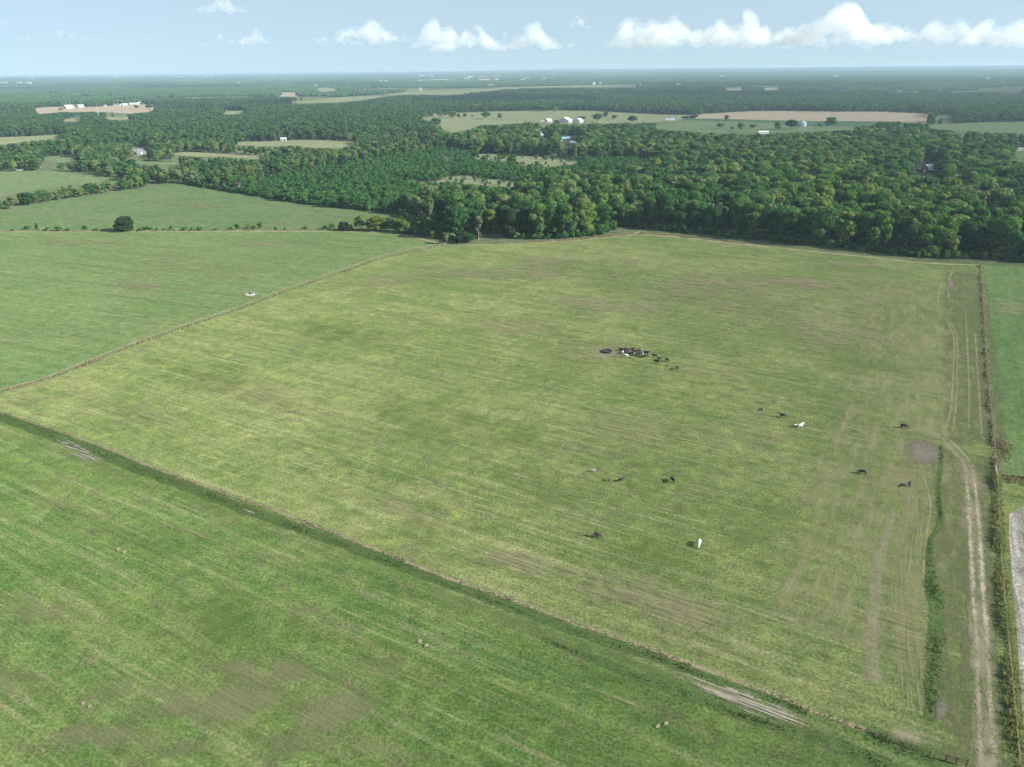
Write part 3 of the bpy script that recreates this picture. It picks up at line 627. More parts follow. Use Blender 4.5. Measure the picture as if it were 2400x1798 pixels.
EDGE = [(-900, 640), (-300, 545), (0, 493), (130, 468), (270, 448), (400, 432), (430, 429), (520, 446), (600, 458), (700, 475), (830, 490), (900, 497), (945, 505), (952, 545), (1000, 553), (1045, 562), (1110, 562), (1128, 549), (1180, 548), (1215, 556), (1260, 560), (1330, 558), (1420, 546), (1440, 528), (1500, 534), (1600, 544), (1750, 560), (1900, 575), (2050, 590), (2130, 600), (2290, 606), (2400, 615), (3200, 680)]
SCRUBP = [(560, 456), (640, 420), (700, 408), (800, 388), (900, 374), (1000, 357), (1060, 350), (1100, 362), (1400, 378), (1540, 378), (1560, 400), (1480, 420), (1390, 440), (1300, 458), (1200, 464), (1080, 472), (1000, 490), (950, 500), (900, 496), (830, 489), (700, 474), (600, 457)]
HEDGEP = [(-300, 560), (0, 500), (280, 452), (440, 432), (560, 455), (640, 420), (500, 405), (290, 420), (285, 436), (140, 452), (0, 470), (-300, 540)]
ex, ey = np.array([e[0] for e in EDGE]), np.array([e[1] for e in EDGE])
def wood_points(r0, r1, sp, hfun, cp=None):
    n = int(r1*2/sp); half = r1*.80
    gx = np.arange(-half, half, sp); gy = np.arange(r0*.62, r1, sp)
    X, Y = np.meshgrid(gx, gy); X = X+rng.uniform(-.42, .42, X.shape)*sp; Y = Y+rng.uniform(-.42, .42, Y.shape)*sp
    X, Y = X.ravel(), Y.ravel(); r = np.hypot(X, Y); k = (r > r0) & (r < r1) & (np.abs(X) < Y*.78+60); X, Y = X[k], Y[k]
    Z = TZ(X, Y); px, py = P(X, Y, Z); ok = (px > -160) & (px < 2560) & (py < np.interp(px, ex, ey))
    X, Y, Z, px, py = X[ok], Y[ok], Z[ok], px[ok], py[ok]
    h = hfun(px, py, len(X))
    keep = np.ones(len(X), bool)
    for fr in (0.0, .35, .7, 1.0):
        qx, qy = P(X, Y, Z+h*fr)
        for poly in cp or CPOLY: keep &= ~inpoly(qx, qy, poly)
        for (a, b, c, d) in RECTS: keep &= ~((qx > a) & (qx < c) & (qy > b) & (qy < d))
    if r1 > 3000:
        cn = np.array([mn.noise(Vector((x*.00115, y*.0021, 3.7))) + .45*mn.noise(Vector((x*.004, y*.008, 9.1))) for x, y in zip(X, Y)])
        keep &= ~((cn > .24) & (np.hypot(X, Y) > 2300))
    return X[keep], Y[keep], Z[keep], px[keep], py[keep], h[keep]
def h_near(px, py, n):
    h = rng.uniform(13.5, 22, n); h = np.where(px < 1000, h*.68, h); h = np.where(py < 440, h*.85, h)
    hd = inpoly(px, py, HEDGEP); h = np.where(hd, rng.uniform(7.5, 12.5, n), h)
    h = np.where((px > 940) & (px < 1060) & (py > 520), h*.55, h)
    return h
X, Y, Z, px, py, h = wood_points(380, 1250, 9.4, h_near)
sc = inpoly(px, py, SCRUBP)
X, Y, Z, px, py, h = [q[~sc] for q in (X, Y, Z, px, py, h)]
order = np.argsort(np.hypot(X, Y)); X, Y, Z, px, py, h = [q[order] for q in (X, Y, Z, px, py, h)]
inf = (px > -10) & (px < 2410); ind = np.where(inf)[0][:300]; rest = np.setdiff1d(np.arange(len(X)), ind)
def place_tree(name, pair, x, y, z, H, label, cat='tree', group=None, wide=1.0, rot=None, nominal=14.0):
    e = empty(name, (x, y, z), random.uniform(0, 6.28) if rot is None else rot); s = H/nominal
    e.scale = (s*wide, s*wide, s)
    for nm, m in (('trunk', pair[1]), ('crown', pair[0])):
        if m is not None: link(bpy.data.objects.new(nm, m), e)
    tag(e, label, cat, group); return e
for i in ind:
    x_, p_ = px[i], random.random(); k = int(rng.integers(len(PROTO))); pr = PROTO[k]
    hedge = inpoly(np.array([x_]), np.array([py[i]]), HEDGEP)[0]
    if x_ < 940: lab, grp = 'dark green broadleaf tree in the hedge row beyond the left meadows', 'trees of the left hedge rows'
    elif x_ < 1440: lab, grp = 'leafy green tree in the wood jutting out above the pasture corner', 'trees of the wood at the pasture corner'
    elif x_ < 2300: lab, grp = 'tall leafy green tree in the wood along the far side of the pasture', 'trees of the wood along the pasture'
    else: lab, grp = 'leafy green tree in the wood above the right hand field', 'trees of the wood above the right field'
    place_tree('broadleaf_tree', pr, X[i], Y[i], Z[i], h[i], lab, 'tree', grp, wide=random.uniform(.75, 1.25))
def merged(c, t, nm):
    """crown and trunk in one mesh, for the mass of trees behind"""
    bm = bmesh.new(); bm.from_mesh(c); n = len(bm.faces); bm.from_mesh(t)
    bm.faces.ensure_lookup_table()
    for f in bm.faces[n:]: f.material_index = 1
    me = bpy.data.meshes.new(nm); bm.to_mesh(me); bm.free(); me.materials.append(c.materials[0]); me.materials.append(t.materials[0]); return me
WT = [merged(c, t, 'wood_tree') for c, t in PROTO]+[merged(*PALE, 'wood_tree'), merged(*YEL, 'wood_tree'), DEAD[1]]
def scl(h, nominal, n): s = h/nominal; w_ = s*rng.uniform(.75, 1.3, n); return np.stack([w_, w_, s], 1)
for i, p_ in enumerate(path([(-60, 506), (0, 494), (130, 470), (270, 450), (330, 442)], 4.6)):
    if i % 9 == 7 and random.random() < .5: continue
    hh_ = random.uniform(7.0, 10.5)*(1.15 if 20 < i < 34 else 1.0)
    place_tree('hedge_tree', PROTO[random.choice((0, 2, 4, 5))], p_.x+random.uniform(-1.2, 1.2), p_.y+random.uniform(0, 3.0), 0, hh_, 'dark green bushy tree in the hedge between the two far left meadows', 'tree', 'trees of the hedge between the far left meadows', wide=random.uniform(1.0, 1.4))
n = len(rest); pidx = rng.choice(len(WT), n, p=[.12, .11, .12, .08, .11, .10, .12, .06, .08, .06, .02, .02])
gn_scatter('woodland', np.stack([X[rest], Y[rest], Z[rest]], 1), pidx.astype(np.int32), scl(h[rest], 14, n), rng.uniform(0, 6.28, n).astype(np.float32), WT)

# scrub thicket of young trees
def h_scr(px, py, n): return rng.uniform(3.0, 6.5, n)
X, Y, Z, px, py, h = wood_points(480, 1250, 4.7, h_scr, [p for k_, (p, _) in CLR.items() if 'scrub' not in k_]); sc = inpoly(px, py, SCRUBP)
nz_ = np.sin(X/37+1)*np.sin(Y/51)+.6*np.sin(X/13+Y/17); cl1, cl2 = CLR['scrub_clearing'][0], CLR['lower_scrub_clearing'][0]
inside = np.zeros(len(X), bool)
for fr in (0, .5, 1):
    qx, qy = P(X, Y, Z+h*fr); inside |= inpoly(qx, qy, cl1) | inpoly(qx, qy, cl2)
sc &= ~inside | (rng.uniform(0, 1, len(X)) < .16); h = np.where(inside, h*.7, h)
sc &= (nz_ > -1.15) & (rng.uniform(0, 1, len(X)) > .10)
X, Y, Z, px, py, h = [q[sc] for q in (X, Y, Z, px, py, h)]
order = np.argsort(np.hypot(X, Y)); X, Y, Z, px, py, h = [q[order] for q in (X, Y, Z, px, py, h)]
for i in range(min(300, len(X))):
    o = link(bpy.data.objects.new('young_tree', SCRUB[i % 5])); s = h[i]/4; o.location = (X[i], Y[i], Z[i]); o.scale = (s*1.1, s*1.1, s); o.rotation_euler = (0, 0, random.uniform(0, 6.28))
    tag(o, 'low bushy young tree in the near edge of the bright green thicket', 'tree', 'young trees along the near edge of the thicket')
k = slice(300, None); n = len(X[k])
gn_scatter('thicket', np.stack([X[k], Y[k], Z[k]], 1), rng.integers(0, 5, n).astype(np.int32), scl(h[k], 4, n), rng.uniform(0, 6.28, n).astype(np.float32), SCRUB)

# undergrowth along the wood edges
pts = path([(x, y) for x, y in EDGE if 430 <= x <= 2500], 2.6)
q = np.array([p[:] for p in pts for _ in range(2)]); q[:, :2] += rng.normal(0, 1.6, (len(q), 2)); q[:, 2] = 0
n = len(q); gn_scatter('undergrowth', q, rng.integers(0, 4, n).astype(np.int32), scl(rng.uniform(1.5, 5.0, n), 4, n), rng.uniform(0, 6.28, n).astype(np.float32), SHRUB)

# more distant woods
X, Y, Z, px, py, h = wood_points(1250, 3200, 11.5, lambda a, b, n: rng.uniform(9, 17, n))
n = len(X); gn_scatter('distant_woodland', np.stack([X, Y, Z], 1), rng.integers(0, 5, n).astype(np.int32), scl(h, 12, n), rng.uniform(0, 6.28, n).astype(np.float32), MID)
X, Y, Z, px, py, h = wood_points(3200, 8500, 40, lambda a, b, n: rng.uniform(10, 14, n))
n = len(X); gn_scatter('far_woodland', np.stack([X, Y, Z], 1), rng.integers(0, 4, n).astype(np.int32), np.stack([np.ones(n), np.ones(n), rng.uniform(.8, 1.15, n)], 1), rng.uniform(0, 6.28, n).astype(np.float32), TILE)
X, Y, Z, px, py, h = wood_points(8500, 26000, 165, lambda a, b, n: rng.uniform(10, 14, n))
kp = rng.uniform(0, 1, len(X)) > .12; X, Y, Z = X[kp], Y[kp], Z[kp]
n = len(X); gn_scatter('horizon_woodland', np.stack([X, Y, Z], 1), rng.integers(0, 4, n).astype(np.int32), np.stack([np.ones(n), np.ones(n), rng.uniform(.8, 1.4, n)], 1), rng.uniform(0, 6.28, n).astype(np.float32), TILE2)

# trees one can single out
def at_tree(name, pair, px_, py_, hpx, label, wpx=None, cat='tree', group=None, nomw=10.0):
    g = G(px_, py_); k = ppm(g); H = hpx/k/.97; wide = 1.0
    if wpx: wide = (wpx/k)/(nomw*H/14)
    return place_tree(name, pair, g.x, g.y, 0, H, label, cat, group, wide=wide)
ORD = ['first', 'second', 'third', 'fourth', 'fifth', 'sixth', 'seventh', 'eighth', 'ninth', 'tenth', 'eleventh', 'twelfth', 'thirteenth', 'fourteenth', 'fifteenth', 'sixteenth', 'seventeenth', 'eighteenth', 'nineteenth', 'twentieth']
g1 = sorted([(995, 276, 13, 11), (1011, 274, 13, 8), (1030, 275, 22, 14), (1044, 272, 12, 8), (1059, 276, 20, 14), (1075, 278, 11, 10), (1090, 276, 11, 9), (1107, 275, 8, 5), (1139, 279, 25, 15), (1172, 278, 12, 11), (1091, 265, 11, 9), (1022, 297, 22, 18), (969, 284, 13, 10)])
for i, (a, b, w_, h_) in enumerate(g1):
    at_tree('pasture_tree', PROTO[(2, 0, 4)[i % 3]], a, b, h_, '%s tree from the left dotted over the pale far pasture left of the white sheds' % ORD[i], w_, group='trees dotted over the far pasture')
g2 = sorted([(1274, 262, 20, 14), (1301, 265, 18, 14), (1420, 275, 15, 11), (1440, 280, 18, 9), (1482, 288, 24, 15), (1363, 283, 28, 9), (1400, 285, 28, 17), (1304, 294, 14, 11)])
for i, (a, b, w_, h_) in enumerate(g2):
    at_tree('farmyard_tree', PROTO[(0, 4, 6)[i % 3]], a, b, h_, '%s tree from the left around the three white farm sheds' % ORD[i], w_, group='trees around the white sheds')
g3 = sorted([(1702, 286, 14, 14), (1689, 301, 20, 11), (1716, 304, 7, 6), (1735, 308, 17, 18), (1764, 301, 20, 9), (1821, 304, 14, 17), (1855, 303, 32, 20), (1920, 296, 9, 6), (1947, 296, 28, 19)])
for i, (a, b, w_, h_) in enumerate(g3):
    at_tree('field_tree', PROTO[(4, 0, 2)[i % 3]], a, b, h_, '%s tree from the left standing below the tan ploughed field' % ORD[i], w_, group='trees below the ploughed field')
for i, (a, b, w_, h_) in enumerate([(143, 260, 10, 6), (321, 256, 12, 9), (350, 256, 17, 11)]):
    at_tree('field_tree', PROTO[4], a, b, h_, '%s tree from the left in the sunlit tan field far left' % ORD[i], w_, group='trees in the far left field')
at_tree('round_bush', DARKT, 293, 541, 31, 'big round dark green bush on the fence line between the left meadows', 45, nomw=13.5)
at_tree('cedar_tree', CEDAR, 87, 538, 15, 'small narrow dark cedar on the left fence line', 9, nomw=8.5)
for i, (a, b, w_, h_) in enumerate([(30, 541, 8, 4), (63, 538, 16, 8), (110, 541, 13, 7), (138, 541, 20, 10), (160, 541, 12, 6), (199, 540, 13, 11), (225, 541, 12, 5), (330, 541, 14, 6), (346, 539, 24, 8), (368, 540, 12, 5), (384, 540, 8, 5), (402, 538, 12, 9), (432, 540, 15, 8), (450, 540, 10, 6), (468, 540, 17, 8), (505, 540, 9, 4), (540, 538, 10, 6), (557, 537, 13, 12), (581, 536, 14, 13), (594, 538, 13, 9), (610, 535, 12, 15), (646, 539, 12, 7), (668, 539, 8, 5), (716, 537, 14, 6), (762, 537, 15, 9), (778, 536, 18, 11)]):
    g = G(a, b); kk = ppm(g); o = link(bpy.data.objects.new('shrub', SHRUB[i % 4])); H = h_/kk; wd = w_/kk/4.8
    o.location = (g.x, g.y, 0); o.scale = (wd, wd, H/4); o.rotation_euler = (0, 0, i*1.3)
    nth = ORD[i] if i < 20 else ('twenty-'+ORD[i-20])
    tag(o, 'small green shrub, %s from the left along the fence line between the left meadows' % nth, 'shrub', 'shrubs on the left fence line')
for i, (a, b, w_, h_, pr) in enumerate([(806, 541, 24, 20, DARKT), (820, 541, 18, 14, YEL), (848, 541, 34, 34, PROTO[4]), (884, 541, 42, 32, YEL), (902, 541, 26, 22, YEL), (925, 543, 30, 30, PROTO[2]), (945, 546, 34, 28, YEL)]):
    at_tree('hedge_bush', pr, a, b, h_, '%s bush from the left in the short hedge running out from the wood corner' % ORD[i], w_, 'bush', 'bushes of the short hedge', nomw=13 if pr is DARKT else 10)
for (pr, nm, a, b, h_, lab, w_) in [
        (THIN, 'poplar_tree', 982, 532, 66, 'tall pale tree with bare white trunk at the left end of the wood', 36),
        (THIN, 'poplar_tree', 1010, 535, 66, 'second tall pale tree with bare trunk near the left end of the wood', 30),
        (LEAFLESS, 'bare_tree', 996, 535, 46, 'thin bare pale trunk between the two pale poplars', 14),
        (THIN, 'pale_tree', 1122, 562, 52, 'slender silvery tree at the wood edge by the grassy inlet', 28),
        (PALE, 'pale_tree', 1360, 535, 74, 'large rounded silvery green tree at the corner of the wood', 62),
        (DARKT, 'dark_tree', 1200, 556, 62, 'big rounded dark tree right of the grassy inlet', 52),
        (PALE, 'pale_tree', 1045, 572, 26, 'small pale bush at the corner where the fences meet', 22),
        (DARKT, 'corner_bush', 1085, 568, 24, 'round dark bush at the pasture corner right of the pale bush', 46),
        (PALE, 'pale_tree', 1798, 556, 74, 'silvery pale tree with a visible trunk in the wood front', 44),
        (DARKT, 'dark_tree', 2132, 596, 58, 'large dense dark tree bulging from the wood edge near the pasture corner', 54),
        (YEL, 'yellow_tree', 2345, 606, 50, 'bright yellow green tree in the wood above the right hand field', 46),
        (YEL, 'yellow_tree', 585, 428, 38, 'bright yellow green tree in the hedge beyond the left meadow', 34),
        (PALE, 'pale_tree', 1455, 470, 44, 'pale yellow green tree rising behind the wood corner', 56),
        (PALE, 'pale_tree', 2275, 462, 56, 'airy pale tree with white limbs near the red barn', 60),
        (PALE, 'pale_tree', 2190, 405, 24, 'light green tree in front of the white barn roof', 20),
        (DEAD, 'dead_tree', 2285, 405, 34, 'bare grey dead tree standing out of the wood right of the red barn', 40),
        (DEAD, 'dead_tree', 1050, 388, 26, 'grey leafless tree standing in the green thicket', 32),
        (DEAD, 'dead_tree', 1886, 556, 58, 'leafless grey snag in the front of the wood', 18),
        (DEAD, 'dead_tree', 2095, 552, 44, 'dull grey half dead tree in the wood front', 34),
        (LEAFLESS, 'bare_tree', 1123, 345, 24, 'pale bare trunk at the back edge of the thicket', 14),
        (LEAFLESS, 'bare_tree', 1250, 352, 28, 'second pale bare trunk at the back edge of the thicket', 11)]:
    at_tree(nm, pr, a, b, h_, lab, w_, nomw={id(THIN): 8.5, id(PALE): 9.5, id(DARKT): 13.5, id(DEAD): 11, id(LEAFLESS): 7}.get(id(pr), 10))
for i, (a, b, w_, h_) in enumerate([(1137, 379, 26, 13), (1170, 377, 12, 9), (1200, 381, 30, 17), (1258, 391, 16, 12), (1174, 392, 14, 10), (1115, 392, 30, 12), (1205, 400, 20, 11), (1135, 425, 11, 6), (1148, 432, 8, 6), (1110, 368, 36, 14)]):
    g = G(a, b); kk = ppm(g); o = link(bpy.data.objects.new('thicket_shrub', SCRUB[i % 5])); H = h_/kk; wd = w_/kk/4.6
    o.location = (g.x, g.y, 0); o.scale = (wd, wd, H/4); tag(o, '%s of the lone bushes in the dry clearings of the thicket' % ORD[i], 'bush', 'bushes in the dry clearings')

# ------------------------------------------------------------------ cattle
def skin_mesh(name, verts, edges, radii, mats, sub=1, midx=None):
    me = bpy.data.meshes.new('t'); me.from_pydata(verts, edges, []); o = bpy.data.objects.new('t', me); C.objects.link(o)
    sk = o.modifiers.new('s', 'SKIN'); sk.use_smooth_shade = True
    for i, r in enumerate(radii): me.skin_vertices[0].data[i].radius = r if isinstance(r, tuple) else (r, r)
    me.skin_vertices[0].data[0].use_root = True
    sb = o.modifiers.new('u', 'SUBSURF'); sb.levels = sub; sb.render_levels = sub
    dg = bpy.context.evaluated_depsgraph_get(); dg.update()
    m2 = bpy.data.meshes.new_from_object(o.evaluated_get(dg)); m2.name = name
    bpy.data.objects.remove(o); m2.materials.clear()
    for m in mats: m2.materials.append(m)
    if midx and len(mats) > 1:
        for p in m2.polygons: p.material_index = midx(p.center)
    return m2
def cow_skel(pose):
    v = [(-.70, 0, 1.08), (-.15, 0, 1.02), (.50, 0, 1.06)]; e = [(0, 1), (1, 2)]; r = [(.32, .34), (.37, .40), (.33, .36)]
    def add(chain, root):
        prev = root
        for (p, rad) in chain: v.append(p); r.append(rad); e.append((prev, len(v)-1)); prev = len(v)-1
    if pose == 'graze': add([((.88, 0, .98), .20), ((1.12, 0, .62), .14), ((1.26, 0, .36), .125), ((1.34, 0, .12), .085)], 2)
    elif pose == 'lie': add([((.80, 0, 1.22), .17), ((.98, .05, 1.42), .135), ((1.25, .12, 1.34), .085)], 2)
    else: add([((.86, 0, 1.24), .20), ((1.12, 0, 1.40), .14), ((1.30, 0, 1.34), .125), ((1.52, 0, 1.18), .085)], 2)
    if pose == 'lie':
        v = [(x, y, z-.66) for x, y, z in v]
        add([((.75, .25, .12), .09), ((.95, .25, .08), .06)], 2); add([((-.55, .35, .14), .14), ((-.15, .45, .08), .07)], 0)
    else:
        for s in (-1, 1):
            add([((.50, .22*s, .74), .13), ((.52, .22*s, .42), .075), ((.50+.06*s, .22*s, .04), .065)], 2)
            add([((-.72, .24*s, .78), .18), ((-.86, .24*s, .46), .085), ((-.78-.07*s, .24*s, .04), .065)], 0)
        add([((-1.04, 0, 1.10), .045), ((-1.10, 0, .62), .04), ((-1.08, 0, .42), .055)], 0)
    return v, e, r
COWM = {}
def cow_mesh(pose, hide):
    if (pose, hide) in COWM: return COWM[pose, hide]
    v, e, r = cow_skel(pose); mats = {'black': ['hide_black'], 'brown': ['hide_brown'], 'red': ['hide_red'], 'maroon': ['hide_maroon'], 'white': ['hide_white'],
         'face': ['hide_black', 'hide_white'], 'maroonface': ['hide_maroon', 'hide_white'], 'rump': ['hide_brown', 'hide_grey'], 'patch': ['hide_black', 'hide_white']}[hide]
    f = None
    if 'face' in hide: f = lambda c: 1 if c.x > 1.02 else 0
    elif hide == 'rump': f = lambda c: 1 if (c.x < -.55 and c.z > .5) else 0
    elif hide == 'patch': f = lambda c: 1 if (abs(c.x+.05) < .28 and c.y > -.1) else 0
    COWM[pose, hide] = skin_mesh('cow_'+pose, v, e, r, [MAT[q] for q in mats], 1, f); return COWM[pose, hide]
# px, py of the feet, heading on the ground (deg, 0 = image right, 90 = away), pose, hide, scale, label
HERD = [
 (1456, 824, 170, 'stand', 'black', 1, 'black cow at the left end of the crowded herd by the tank'),
 (1463, 822, 20, 'stand', 'rump', 1, 'grey backed cow in the back row of the crowded herd'),
 (1470, 824, 200, 'stand', 'black', 1, 'black cow in the back row of the herd right of the grey backed cow'),
 (1475, 828, 60, 'stand', 'maroon', 1, 'dark red cow in the middle of the herd'),
 (1481, 823, 0, 'stand', 'black', 1, 'black cow at the middle of the back row of the herd'),
 (1487, 828, 150, 'stand', 'maroon', 1, 'second dark red cow, right of the middle of the herd'),
 (1497, 827, 5, 'stand', 'face', 1, 'white faced black cow at the right of the back row'),
 (1469, 832, 190, 'stand', 'black', 1, 'black cow in the front row just behind the white cow'),
 (1478, 834, 350, 'graze', 'face', 1, 'white faced black cow with lowered head in the front row'),
 (1487, 834, 170, 'stand', 'patch', 1, 'black cow with a pale flank patch in the front row'),
 (1495, 835, 10, 'stand', 'black', 1, 'black cow in the front row near the right end of the herd'),
 (1459, 830, 250, 'stand', 'white', .95, 'white cow standing upright at the left front of the herd'),
 (1466, 837, 335, 'graze', 'white', .95, 'white cow in front of the herd with its head to the right'),
 (1477, 840, 170, 'lie', 'brown', .6, 'small dark brown calf lying in front of the herd'),
 (1463, 828, 180, 'graze', 'black', 1, 'black cow pressed between the white cow and the back row'),
 (1506, 836, 190, 'stand', 'patch', 1, 'black and white cow at the right end of the crowd'),
 (1515, 831, 330, 'stand', 'black', 1, 'black cow standing a little behind the right end of the crowd'),
 (1512, 838, 20, 'graze', 'black', 1, 'black cow grazing at the front right end of the crowd'),
 (1534, 838, 165, 'stand', 'black', 1, 'first black cow trailing right of the crowd'),
 (1546, 845, 15, 'stand', 'black', 1, 'black cow behind its neighbour in the trailing pair'),
 (1539, 852, 325, 'stand', 'patch', .95, 'black cow with a white mark in front of the trailing pair'),
 (1563, 848, 150, 'stand', 'black', .95, 'black cow to the right of the trailing pair'),
 (1563, 858, 10, 'lie', 'black', .6, 'tiny black calf lying right of the herd'),
 (1587, 867, 260, 'stand', 'black', 1, 'black cow seen end on, rightmost of the trailing cattle'),
 (1783, 963, 350, 'stand', 'face', .62, 'small white faced black calf walking ahead of a black cow'),
 (1834, 979, 170, 'stand', 'black', 1, 'black cow walking left between the calf and the white cow'),
 (1876, 1002, 25, 'stand', 'white', .95, 'white cow standing with a white calf at its side'),
 (1866, 1000, 200, 'stand', 'white', .6, 'white calf beside the white cow'),
 (2119, 1004, 340, 'graze', 'black', 1.05, 'black cow grazing near the bare soil at the right end of the track'),
 (2020, 1111, 165, 'graze', 'black', 1, 'black cow grazing left of the bare grey mound'),
 (2131, 1140, 240, 'stand', 'black', .95, 'black cow below the bare grey mound, casting a long shadow'),
 (1391, 1107, 330, 'stand', 'white', .62, 'white calf touching a red brown calf'),
 (1401, 1105, 350, 'stand', 'red', .60, 'red brown calf touching a white calf'),
 (1427, 1128, 75, 'stand', 'maroonface', .6, 'small dark red calf with a pale face left of a black calf'),
 (1454, 1129, 12, 'stand', 'black', .72, 'slim black calf walking right beside a small red calf'),
 (1576, 1130, 280, 'stand', 'black', 1.0, 'lone black cow seen end on in mid pasture'),
 (1398, 1260, 345, 'graze', 'rump', 1.0, 'dark brown cow with a grey rump grazing in the foreground'),
 (1638, 1279, 250, 'graze', 'white', 1.05, 'white cow grazing alone in the foreground')]
for (a, b, hd, pose, hide, s, lab) in HERD:
    g = G(a, b); o = link(bpy.data.objects.new('calf' if s < .8 else 'cow', cow_mesh(pose, hide)))
    o.location = (g.x, g.y, .035); o.rotation_euler = (0, 0, R(hd)); o.scale = (s, s, s); tag(o, lab, 'calf' if s < .8 else 'cow', 'cattle in the pasture')

# ------------------------------------------------------------------ small farm things
def lathe(prof, n=28):
    vs, fs = [], []
    for r, z in prof:
        for k in range(n): a = 2*math.pi*k/n; vs.append((r*math.cos(a), r*math.sin(a), z))
    for i in range(len(prof)-1):
        for k in range(n): a = i*n+k; b = i*n+(k+1) % n; fs.append((a, b, b+n, a+n))
    return vs, fs
g = G(1422, 826); tank = empty('water_tank', (g.x, g.y, .03))
tag(tank, 'round black tyre water tank on bare soil left of the crowded herd', 'water tank')
vs, fs = lathe([(1.5, .0), (1.95, .0), (2.1, .3), (2.05, .72), (1.85, .85), (1.6, .80), (1.45, .55), (1.5, .0)]); mesh_obj('tyre_wall', vs, fs, MAT['rubber'], tank, True)
vs, fs = lathe([(0.01, .5), (1.46, .5)]); mesh_obj('water', vs, fs, MAT['water'], tank)
g = G(588, 689); tub = empty('mineral_feeder', (g.x, g.y, .03)); tag(tub, 'small black round feeder with a white lid on a white gravel pad', 'feeder')
vs, fs = lathe([(.75, 0), (.85, .25), (.8, .7), (.62, .85), (.55, .85), (.5, .4), (.0, .4)]); mesh_obj('drum', vs, fs, MAT['rubber'], tub, True)
vs, fs = lathe([(.5, .86), (.46, .95), (.0, 1.02)], 16); lid = mesh_obj('lid', [(x+.25, y+.1, z) for x, y, z in vs], fs, MAT['white'], tub, True)

def box(vs, fs, c, s, rot=0.0):
    j = len(vs); cr, sr = math.cos(rot), math.sin(rot)
    for dz in (-1, 1):
        for dx, dy in ((-1, -1), (1, -1), (1, 1), (-1, 1)):
            x, y = dx*s[0]/2, dy*s[1]/2; vs.append((c[0]+x*cr-y*sr, c[1]+x*sr+y*cr, c[2]+dz*s[2]/2))
    fs += [(j, j+3, j+2, j+1), (j+4, j+5, j+6, j+7), (j, j+1, j+5, j+4), (j+1, j+2, j+6, j+5), (j+2, j+3, j+7, j+6), (j+3, j, j+4, j+7)]
def boxes(name, lst, mat, parent=None):
    vs, fs = [], []
    for q in lst: box(vs, fs, *q)
    return mesh_obj(name, vs, fs, mat, parent)
post_v, post_f = [], []; tube(post_v, post_f, [(0, 0, -.2), (0, 0, .7), (0, 0, 1.35)], [.07, .065, .06], 6)
PM = bpy.data.meshes.new('post'); PM.from_pydata([tuple(v) for v in post_v], [], post_f); PM.materials.append(MAT['wood'])
def fence(pxs, label, step=6.0):
    pts = resample([G(a, b) for a, b in pxs], 1.0); sel = [pts[0]]; acc = 0
    for a, b in zip(pts, pts[1:]):
        acc += (b-a).length
        if acc >= step: sel.append(b); acc = 0
    root = empty('wire_fence', sel[0]); tag(root, label, 'fence', 'wire fences round the pasture'); o0 = sel[0]
    for p in sel:
        q = link(bpy.data.objects.new('post', PM), root); q.location = p-o0; q.rotation_euler = (random.uniform(-.04, .04), random.uniform(-.04, .04), 0)
    for z in (.4, .75, 1.1):
        vs, fs = [], []; tube(vs, fs, [p-o0+Vector((0, 0, z)) for p in sel], [.012]*len(sel), 3); mesh_obj('wire', vs, fs, MAT['wire'], root)
fence([(x, y+3) for x, y in LOWER[:-1]]+[(2215, 1785)], 'long wire fence along the green ditch below the pasture')
fence(LEFTB[1:], 'wire fence along the dirt strip on the left side of the pasture')
fence(RIGHTB[:4]+[(2333, 1095)], 'wire fence in the pale grass strip on the right side of the pasture')
fence([(2337, 1128)]+RIGHTB[6:], 'wire fence hidden in the tall golden grass beside the dirt track', 5.0)
fence(TOPB, 'wire fence along the edge of the wood above the pasture', 8.0)
fence([(0, 541), (250, 541), (500, 540), (760, 540), (900, 542), (960, 552), (1040, 569)], 'wire fence in the shrub line between the left meadows', 8.0)
# timber brace at the bottom right
a, b = G(2215, 1784), G(2264, 1797); d = b-a; L = d.length; ang = math.atan2(d.y, d.x)
br = empty('fence_brace', a, ang); tag(br, 'brown timber fence brace beside the bottom end of the dirt track', 'fence brace')
for x in (0, L*.5, L): boxes('post', [((x, 0, .75), (.16, .16, 1.7 if x < L else 2.1))], MAT['wood'], br)
for z in (.35, .75, 1.15, 1.45): boxes('rail', [((L/2, .10, z), (L, .06, .12))], MAT['wood'], br)
for (a_, b_, lab) in [((1042, 577), (1054, 577), 'small grey gate where the fences meet at the far left pasture corner'), ((1488, 549), (1500, 547), 'small grey gate at the wood edge on the pasture side'), ((2332, 1096), (2336, 1124), 'grey farm gate in the gap of the right hand fence')]:
    a, b = G(*a_), G(*b_); d = b-a; L = d.length; gt = empty('farm_gate', a, math.atan2(d.y, d.x)); tag(gt, lab, 'gate')
    for x in (0, L): boxes('post', [((x, 0, .7), (.14, .14, 1.5))], MAT['pole'], gt)
    for z in (.3, .55, .8, 1.05, 1.25): boxes('rail', [((L/2, 0, z), (L-.16, .05, .06))], MAT['galv'], gt)
g = G(31, 401); hay = empty('hay_row', (g.x, g.y, 0), R(8)); tag(hay, 'long row of white wrapped hay bales at the hedge of the far left meadow', 'hay row')
for i in range(14):
    vs, fs = [], []; tube(vs, fs, [((i-7)*1.65, 0, .75), ((i-7)*1.65+.1, 0, .78), ((i-7)*1.65+1.45, 0, .78), ((i-7)*1.65+1.6, 0, .75)], [.62, .78, .78, .62], 12); mesh_obj('bale', vs, fs, MAT['white'], hay, True)
